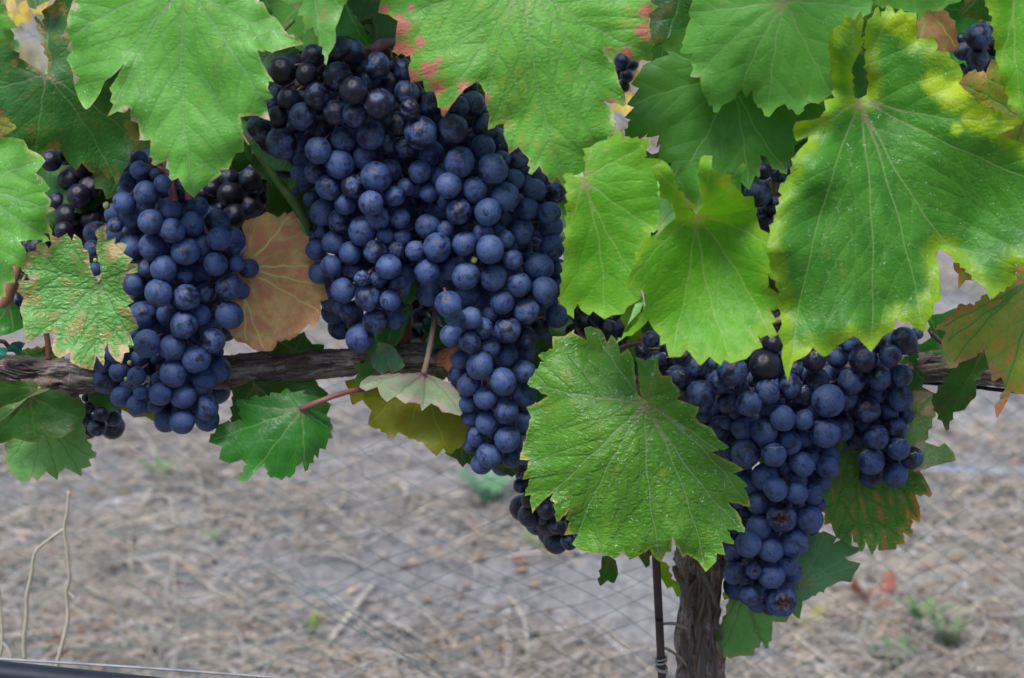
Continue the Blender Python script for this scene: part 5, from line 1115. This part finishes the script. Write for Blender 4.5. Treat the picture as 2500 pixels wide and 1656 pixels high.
peduncle([T1('A', 1290, 1370) + (18,), T1('A', 1285, 1320) + (16,), T1('A', 1280, 1200) + (2,)], (1.8, 1.6), M_PINKSTALK)
peduncle([T1('G', 870, 985) + (-16,), T1('G', 950, 955) + (-18,), T1('G', 1040, 940) + (-20,)], (1.4, 1.6), M_PURPLE)
peduncle([T1('H', 1320, 870) + (-10,), T1('H', 1360, 910) + (-12,), T1('H', 1410, 950) + (-12,)], (1.1, 1.2), M_PURPLE)
peduncle([T1('E', -20, 930) + (-26,), T1('E', 30, 940) + (-24,), T1('E', 70, 990) + (-26,)], (1.3, 1.2), M_PURPLE)

# ================================================================== TRELLIS: rod, wires, hose, ties, net
def rod(name, pts, r, mat, label, cat, n=14, m=8, extra=()):
    path = spline([np.array(p) for p in pts], m); o0 = np.array(path[0])
    o = empty(name, o0) if extra else None
    Vv, Ff = tube([np.array(p) - o0 for p in path], r, n)
    if not extra:
        ob = link_mesh(name, mesh_from(Vv, Ff), mat, None, o0)
        return tag(ob, label, cat)
    link_mesh('shaft', mesh_from(Vv, Ff), mat, o, o0)
    return tag(o, label, cat)
ra, rb = P(*T1('K', 1122, 700), 4), P(*T1('K', 1166, 1568), 4)
dirr = (rb - ra); dirr = dirr / np.linalg.norm(dirr); gb = rb + dirr * (rb[2] + .05) / -dirr[2]
stake = rod('stake', [gb, (gb + rb) / 2, rb, (ra + rb) / 2, ra, ra - dirr * .10], pxr(10.2, 1500, 4), M_ROD, 'thin dark rusty metal stake standing left of the trunk', 'stake', extra=(1,))
for ky in (1440, 1500):
    c = np.array(ra) + (np.array(rb) - ra) * ((ky - 700) / 868.0)
    for q in range(2):
        pts = []
        for k in range(22):
            th = 2 * math.pi * k / 20
            pts.append(c + np.array([math.cos(th) * .0031, math.sin(th) * .0031, .0009 * math.sin(th + ky + q) + q * .0016 - .0008]))
        o0 = c; Vv, Ff = tube([p - o0 for p in pts], .00055, 6)
        link_mesh('wire_tie', mesh_from(Vv, Ff), M_WIRE, stake, o0)
rod('drip_hose', [P(-300, 1617, 6), P(0, 1649, 6), P(220, 1672, 6), P(450, 1696, 6), P(900, 1742, 6)], pxr(35, 1650, 6), M_PIPE, 'thick black irrigation hose crossing the bottom left corner', 'hose', n=24)
rod('trellis_wire', [P(-300, 1588, 24), P(0, 1609, 24), P(350, 1631, 24), P(700, 1657, 24), P(1200, 1694, 24)], .0008, M_WIRE, 'thin grey wire running along the top of the black hose', 'wire', n=8)
rod('cordon_wire', [P(2150, 925, -30), P(2380, 945, -30), P(2450, 953, -30), P(2800, 985, -30)], .0012, M_PIPE, 'thin dark wire under the cordon at the right edge', 'wire', n=8)
def ribbon(pts, w, label):
    path = spline([P(*p) for p in pts], 6); o0 = np.array(path[0]); V = []; F = []
    for i, p in enumerate(path):
        t = np.array(path[min(i + 1, len(path) - 1)]) - np.array(path[max(0, i - 1)]); t /= np.linalg.norm(t)
        sd_ = np.cross(t, FWD); sd_ /= np.linalg.norm(sd_); sd_ = sd_ * math.cos(i * .25) + FWD * math.sin(i * .25)
        nn = np.cross(t, sd_)
        for a_, b_ in ((-1, 1), (1, 1), (1, -1), (-1, -1)): V.append(np.array(p) - o0 + sd_ * w * a_ + nn * .00025 * b_)
    for i in range(len(path) - 1):
        for j in range(4): F.append((i * 4 + j, i * 4 + (j + 1) % 4, (i + 1) * 4 + (j + 1) % 4, (i + 1) * 4 + j))
    F.append((3, 2, 1, 0)); n_ = len(path) * 4; F.append((n_ - 4, n_ - 3, n_ - 2, n_ - 1))
    return tag(link_mesh('plant_tie', mesh_from(V, F), M_RIBBON, None, o0), label, 'plant tie')
ribbon([T1('F', 1190, 850) + (-18,), T1('F', 1205, 815) + (-10,), T1('F', 1245, 820) + (-8,), T1('F', 1250, 880) + (-10,), T1('F', 1262, 990) + (-8,), T1('F', 1290, 1030) + (-20,), T1('F', 1275, 1110) + (-30,)], .0045, 'shiny green plastic tie looped on the cordon by the beige stalk')
ribbon([T1('E', -10, 1020) + (-14,), T1('E', 60, 1000) + (-10,), T1('E', 110, 980) + (-10,), T1('E', 165, 955) + (-14,)], .0035, 'green plastic tie on the cordon at the left edge')

# bird net behind the row: two families of threads knotted on one hanging sheet
def net_depth(x, y): return -(300 + 45 * math.sin(x / 330 + 1) + 30 * math.sin(y / 210 + x / 500) + 0.05 * (1656 - y))
netV, netF = [], []
def net_line(pts, r):
    v, f = tube([P(x, y, net_depth(x, y)) for x, y in pts], r, 4, closed_ends=False); b = len(netV)
    netV.extend(v); netF.extend([tuple(b + q for q in g) for g in f])
rn = random.Random(3)
for c in range(-2200, 4200, 56):           # down to the right
    pts = []
    c2 = c + rn.uniform(-13, 13)
    for x in range(-300, 2860, 28):
        y = c2 + .60 * x + 16 * math.sin(x / 170 + c / 260) + 7 * math.sin(x / 61 + c / 33) + .00004 * (x - 1200) ** 2
        if -250 < y < 1950: pts.append((x, y))
    if len(pts) > 4: net_line(pts, .0002)
for c in range(-600, 4300, 53):           # up to the right, steeper at the right
    pts = []
    c2 = c + rn.uniform(-13, 13)
    for x in range(-300, 2860, 28):
        y = c2 - .17 * x - .00010 * max(0, x - 300) ** 2 * 1.05 + 20 * math.sin(x / 210 + c / 300) + 8 * math.sin(x / 57 + c / 41)
        if -250 < y < 1950: pts.append((x, y))
    if len(pts) > 4: net_line(pts, .0002)
for k in range(6):                          # a gathered fold of net
    a = rn.uniform(-30, 30)
    net_line([(900 + a * 3 + t * 34, 1530 + a + t * 22 + (4 + abs(a) * .3) * math.sin(t * .6 + a)) for t in range(-6, 16)], .00022)
net = tag(link_mesh('bird_net', mesh_from(netV, netF), M_NET), 'fine green bird netting hanging behind the vine row', 'net')

# ================================================================== GROUND COVER
def colattr(me, cols):
    at = me.color_attributes.new('Col', 'FLOAT_COLOR', 'POINT'); at.data.foreach_set('color', np.array(cols, np.float32).ravel())
rs = np.random.default_rng(21)
def straw_mesh(n, ymax, lmin, lmax, wmin, wmax, palette, clump=True, y0=.75, zoff=.004):
    V = []; F = []; C = []
    k = 0
    while k < n:
        y = y0 + (ymax - y0) * rs.random() ** 1.5
        x = rs.uniform(-1, 1) * (.52 * (y + .8) + .2)
        if clump:
            q = mnoise.noise(Vector((x * 2.6, y * 2.6, 3))) + .5 * mnoise.noise(Vector((x * 7, y * 7, 3)))
            if q < rs.uniform(-.42, .30): continue
        k += 1
        L = rs.uniform(lmin, lmax) * rs.uniform(.4, 1); wd = rs.uniform(wmin, wmax)
        th = rs.uniform(0, math.pi * 2); bend = rs.uniform(-.6, .6); z = ground_h(x, y) + zoff + rs.uniform(0, .014); sl = rs.uniform(-.22, .3)
        c = np.array(palette[rs.integers(len(palette))]) * rs.uniform(.5, 1.2)
        b = len(V)
        for i in range(4):
            u = i / 3; a = th + bend * (u - .5)
            cx, cy, cz = x + math.cos(a) * L * (u - .5), y + math.sin(a) * L * (u - .5), z + sl * L * (u - .3) + .01 * math.sin(u * 3)
            pxn, pyn = -math.sin(a), math.cos(a); ww = wd * (1 - .5 * u)
            V += [(cx + pxn * ww, cy + pyn * ww, cz), (cx - pxn * ww, cy - pyn * ww, cz), (cx, cy, cz + ww * 1.1)]
            C += [(*c, 1)] * 3
        for i in range(3):
            for j in range(3):
                F.append((b + i * 3 + j, b + i * 3 + (j + 1) % 3, b + (i + 1) * 3 + (j + 1) % 3, b + (i + 1) * 3 + j))
    me = mesh_from(V, F, False); colattr(me, C); return me
STRAW = [(.40, .35, .28), (.46, .41, .34), (.33, .30, .27), (.40, .38, .38), (.32, .24, .17), (.20, .18, .16), (.54, .50, .46), (.46, .36, .25), (.52, .43, .31)]
tag(link_mesh('straw_litter', straw_mesh(34000, 5.2, .03, .24, .0005, .0018, STRAW), M_LITTER), 'dry straw and grass litter scattered over the soil', 'straw', kind='stuff')
def flakes(n, pal, smin, smax, ymax=5.0):
    V = []; F = []; C = []
    k = 0
    while k < n:
        y = .8 + (ymax - .8) * rs.random() ** 1.5; x = rs.uniform(-1, 1) * (.40 * (y + .8) + .15)
        if mnoise.noise(Vector((x * 1.9, y * 1.9, 8))) < rs.uniform(-.5, .4): continue
        k += 1
        s = rs.uniform(smin, smax); th = rs.uniform(0, 6.28); z = ground_h(x, y) + .004
        c = np.array(pal[rs.integers(len(pal))]) * rs.uniform(.7, 1.25); b = len(V); m = 7
        tilt = rs.uniform(-.5, .5); curl = rs.uniform(.2, 1.0)
        V.append((x, y, z + rs.uniform(0, .012))); C.append((*c, 1))
        for i in range(m):
            a = th + 6.283 * i / m; r = s * rs.uniform(.55, 1.1)
            V.append((x + math.cos(a) * r, y + math.sin(a) * r * .7, z + tilt * math.cos(a) * r * .6 + curl * r * .5 * rs.random() + .002)); C.append((*(c * rs.uniform(.8, 1.1)), 1))
        for i in range(m): F.append((b, b + 1 + i, b + 1 + (i + 1) % m))
    me = mesh_from(V, F, True); colattr(me, C); return me
tag(link_mesh('leaf_litter', flakes(2600, [(.26, .15, .09), (.34, .23, .14), (.20, .12, .09), (.40, .30, .2), (.30, .20, .14)], .004, .015), M_LITTER), 'small brown flakes of dead leaf on the soil', 'leaf litter', kind='stuff')
tag(link_mesh('pebbles', flakes(2200, [(.33, .31, .30), (.24, .22, .21), (.44, .43, .44)], .004, .013), M_LITTER), 'small grey clods and stones on the soil', 'pebbles', kind='stuff')

def on_ground(px, py):
    k = W0 / 2500.0 / D0
    d = FWD + RGT * ((px - 1250) * k) + UPV * (-(py - 828) * k)
    t = -CAM[2] / d[2]; return CAM + d * t
def ground_curve(name, pts, r, mat, label, cat, n=8):
    return rod(name, pts, r, mat, label, cat, n=n)
# pale hose on the ground at the right
g0, g1 = on_ground(2100, 1158), on_ground(2700, 1190)
rod('pale_hose', [g0 + (g0 - g1) * .2 + np.array([0, 0, .012]), g0 + np.array([0, 0, .012]), (g0 + g1) / 2 + np.array([0, .01, .012]), g1 + np.array([0, 0, .012]), g1 + (g1 - g0) * .5 + np.array([0, 0, .012])], .011, M_HOSE2, 'pale blue grey hose lying on the soil at the right', 'hose', n=14)
# upright dry stalks at the left
def stalk(paths, label):
    o0 = P(*paths[0][-1]); V = []; F = []
    root = np.array(o0)
    for pth in paths:
        pp = spline([P(*p) for p in pth], 5)
        if pth is paths[0]:
            e = np.array(pp[-1]); pp = pp + [np.array([e[0] - .01, e[1], e[2] * .5]), np.array([e[0] - .015, e[1] + .01, -.01])]
        v, f = tube([np.array(q) - root for q in pp], [(.0009 + .0007 * i / len(pp)) for i in range(len(pp))], 7, rough=.15); b = len(V)
        V += v; F += [tuple(b + q for q in g) for g in f]
    return tag(link_mesh('dry_stalk', mesh_from(V, F), M_STRAW, None, root), label, 'dry stalk', 'dry weed stalks at lower left')
SD = -150
def S_(t, s): return [(x, y, SD) for x, y in T(t, s)]
stalk([S_('I', '468,290 462,420 440,545 460,700 475,880 455,980 465,1150 430,1320 390,1460'), S_('I', '440,545 330,625 240,710 215,860 185,1000 180,1150 165,1300 168,1440'), S_('I', '470,980 510,1025')], 'forked pale dry stalk standing in front of the net at lower left')
stalk([S_('I', '-10,930 5,1100 15,1310 -5,1440'), S_('I', '15,1315 60,1380 80,1430')], 'pale dry stalk at the left edge')
def gstalk(a, b, r, mat, label, z=.012):
    p0, p1 = on_ground(*a), on_ground(*b)
    mid = (p0 + p1) / 2 + np.array([.01, .0, .012])
    return tag(rod('straw_stalk', [p0 + np.array([0, 0, z]), mid + np.array([0, 0, z]), p1 + np.array([0, 0, z * .6])], r * .65, mat, label, 'straw', n=7), group='thick straw stalks on the soil')
for i, (a, b, r, t) in enumerate([((915, 1440), (775, 1615), .005, 'thick pale straw stalk lying diagonally on the soil at bottom centre'), ((1240, 1470), (1290, 1640), .004, 'grey straw stalk left of the metal stake'),
        ((380, 1200), (310, 1295), .0045, 'thick straw stalk below the lowest left leaf'), ((385, 1215), (430, 1300), .0035, 'short straw stalk forking beside the thick one at left'), ((170, 1612), (250, 1575), .004, 'yellowish straw stalk just above the black hose'),
        ((445, 1095), (520, 1160), .004, 'straw stalk right of the lowest left leaf'), ((2370, 1440), (2355, 1560), .003, 'pale straw stalk on the soil at lower right'), ((970, 1200), (985, 1245), .004, 'short pale straw under the folded leaf'),
        ((2420, 1530), (2330, 1640), .0035, 'straw stalk in the bottom right corner')]):
    gstalk(a, b, r, M_STRAW, t)
# fallen red leaf
def ground_leaf(px, py, size, cols, label, lift=.03):
    c = on_ground(px, py); rnd = random.Random(px); V = []; F = []; C = []
    n, m = 7, 22
    for i in range(n):
        for j in range(m):
            a = 6.283 * j / m; rr = size * i / (n - 1) * (.72 + .28 * abs(math.cos(2.5 * a))) * (1 + .1 * (j % 2) * (i == n - 1))
            x, y = rr * math.cos(a), rr * math.sin(a) * .8
            z = .004 + lift * (i / (n - 1)) ** 1.5 * (.5 + .5 * math.sin(2 * a + 1)) + .006 * mnoise.noise(Vector((x * 60, y * 60, px)))
            V.append((x, y, z)); t = rnd.random(); C.append((*(np.array(cols[0]) * t + np.array(cols[1]) * (1 - t)), 1))
    for i in range(n - 1):
        for j in range(m): F.append((i * m + j, i * m + (j + 1) % m, (i + 1) * m + (j + 1) % m, (i + 1) * m + j))
    me = mesh_from(V, F); colattr(me, C)
    return tag(link_mesh('fallen_leaf', me, M_WEED, None, (c[0], c[1], ground_h(c[0], c[1]))), label, 'fallen leaf', 'fallen leaves on the soil')
ground_leaf(2125, 1475, .034, [(.50, .19, .13), (.42, .11, .06)], 'salmon red fallen leaf on the soil at lower right', .05)
ground_leaf(170, 1590, .022, [(.45, .16, .14), (.30, .08, .07)], 'dull red fallen leaf above the black hose at lower left')
ground_leaf(255, 1545, .014, [(.50, .22, .22), (.45, .2, .2)], 'small pink fallen leaf at lower left', .01)
ground_leaf(880, 1620, .020, [(.42, .16, .14), (.34, .12, .1)], 'reddish fallen leaf at bottom centre left of the stake', .01)
ground_leaf(1960, 1530, .030, [(.50, .40, .13), (.36, .36, .09)], 'yellowish fallen leaf right of the trunk foot', .03)
ground_leaf(2200, 1330, .018, [(.35, .2, .13), (.25, .14, .1)], 'brown fallen leaf below the red streaked leaf', .02)
def weed(px, py, size, n, colr, label, up=.8):
    c = on_ground(px, py); rnd = random.Random(px + 1); root = empty('weed', (c[0], c[1], ground_h(c[0], c[1])))
    tag(root, label, 'weed', 'small green weeds on the soil')
    for k in range(n):
        a = 6.283 * k / n + rnd.uniform(-.3, .3); L = size * rnd.uniform(.7, 1.1); V = []; F = []; C = []
        for i in range(6):
            u = i / 5; wd = L * .17 * math.sin(math.pi * min(.98, u * .9 + .06)); x = L * u * .8; z = L * up * math.sin(u * 1.7)
            for s_ in (-1, 0, 1):
                V.append((math.cos(a) * x - math.sin(a) * wd * s_, math.sin(a) * x + math.cos(a) * wd * s_, z - (.15 * wd if s_ == 0 else 0)))
                C.append((*(np.array(colr) * rnd.uniform(.85, 1.1)), 1))
        for i in range(5):
            for j in range(2): F.append((i * 3 + j, i * 3 + j + 1, (i + 1) * 3 + j + 1, (i + 1) * 3 + j))
        me = mesh_from(V, F); colattr(me, C); link_mesh('leaf_blade', me, M_WEED, root, WORLD(root))
weed(1192, 1245, .075, 7, (.14, .32, .17), 'blurred blue green weed on the soil left of the speckled leaf', .9)
weed(2310, 1600, .045, 7, (.20, .26, .13), 'green grassy weed at lower right', 1.3)
weed(2250, 1545, .06, 6, (.14, .28, .08), 'small green weed tuft at lower right beside the grassy one', 1.0)
weed(2180, 1625, .05, 6, (.10, .24, .09), 'dark green weed at bottom right', .8)
weed(400, 1182, .05, 6, (.15, .30, .10), 'small green weed at left under the leaves', .8)
weed(762, 1575, .028, 5, (.22, .30, .06), 'yellow tipped weed at bottom centre left', 1.6)
weed(1320, 1345, .04, 5, (.20, .34, .08), 'faint green weed left of the stake', .8)
weed(520, 1345, .035, 5, (.14, .30, .12), 'tiny green weed at left centre of the soil', .8)

# the next row beyond: a low grassy strip with yellowing weeds, far and blurred
far = []
for k in range(260):
    y = rs.uniform(5.0, 12.0); x = rs.uniform(-1, 1) * (.42 * (y + .8))
    far.append((x, y))
V = []; F = []; C = []
for x, y in far:
    g = rs.random(); c0 = np.array((.42, .38, .10)) if g < .4 else (np.array((.20, .28, .09)) if g < .75 else np.array((.5, .3, .1)))
    for q in range(14):
        a = rs.uniform(0, 6.28); L = rs.uniform(.06, .2); w_ = rs.uniform(.006, .014); b = len(V); ox, oy = rs.uniform(-.12, .12, 2)
        for i in range(3):
            u = i / 2; V += [(x + ox + math.cos(a) * L * u * .5 - math.sin(a) * w_ * (1 - u), y + oy + math.sin(a) * L * u * .5 + math.cos(a) * w_ * (1 - u), L * u),
                             (x + ox + math.cos(a) * L * u * .5 + math.sin(a) * w_ * (1 - u), y + oy + math.sin(a) * L * u * .5 - math.cos(a) * w_ * (1 - u), L * u)]
            C += [(*(c0 * rs.uniform(.8, 1.2)), 1)] * 2
        for i in range(2): F.append((b + i * 2, b + i * 2 + 1, b + i * 2 + 3, b + i * 2 + 2))
me = mesh_from(V, F, False); colattr(me, C)
tag(link_mesh('far_grass', me, M_WEED), 'blurred yellowing grass far behind the vine', 'grass', kind='stuff')

for o in bpy.data.objects:
    if '_w' in o: del o['_w']
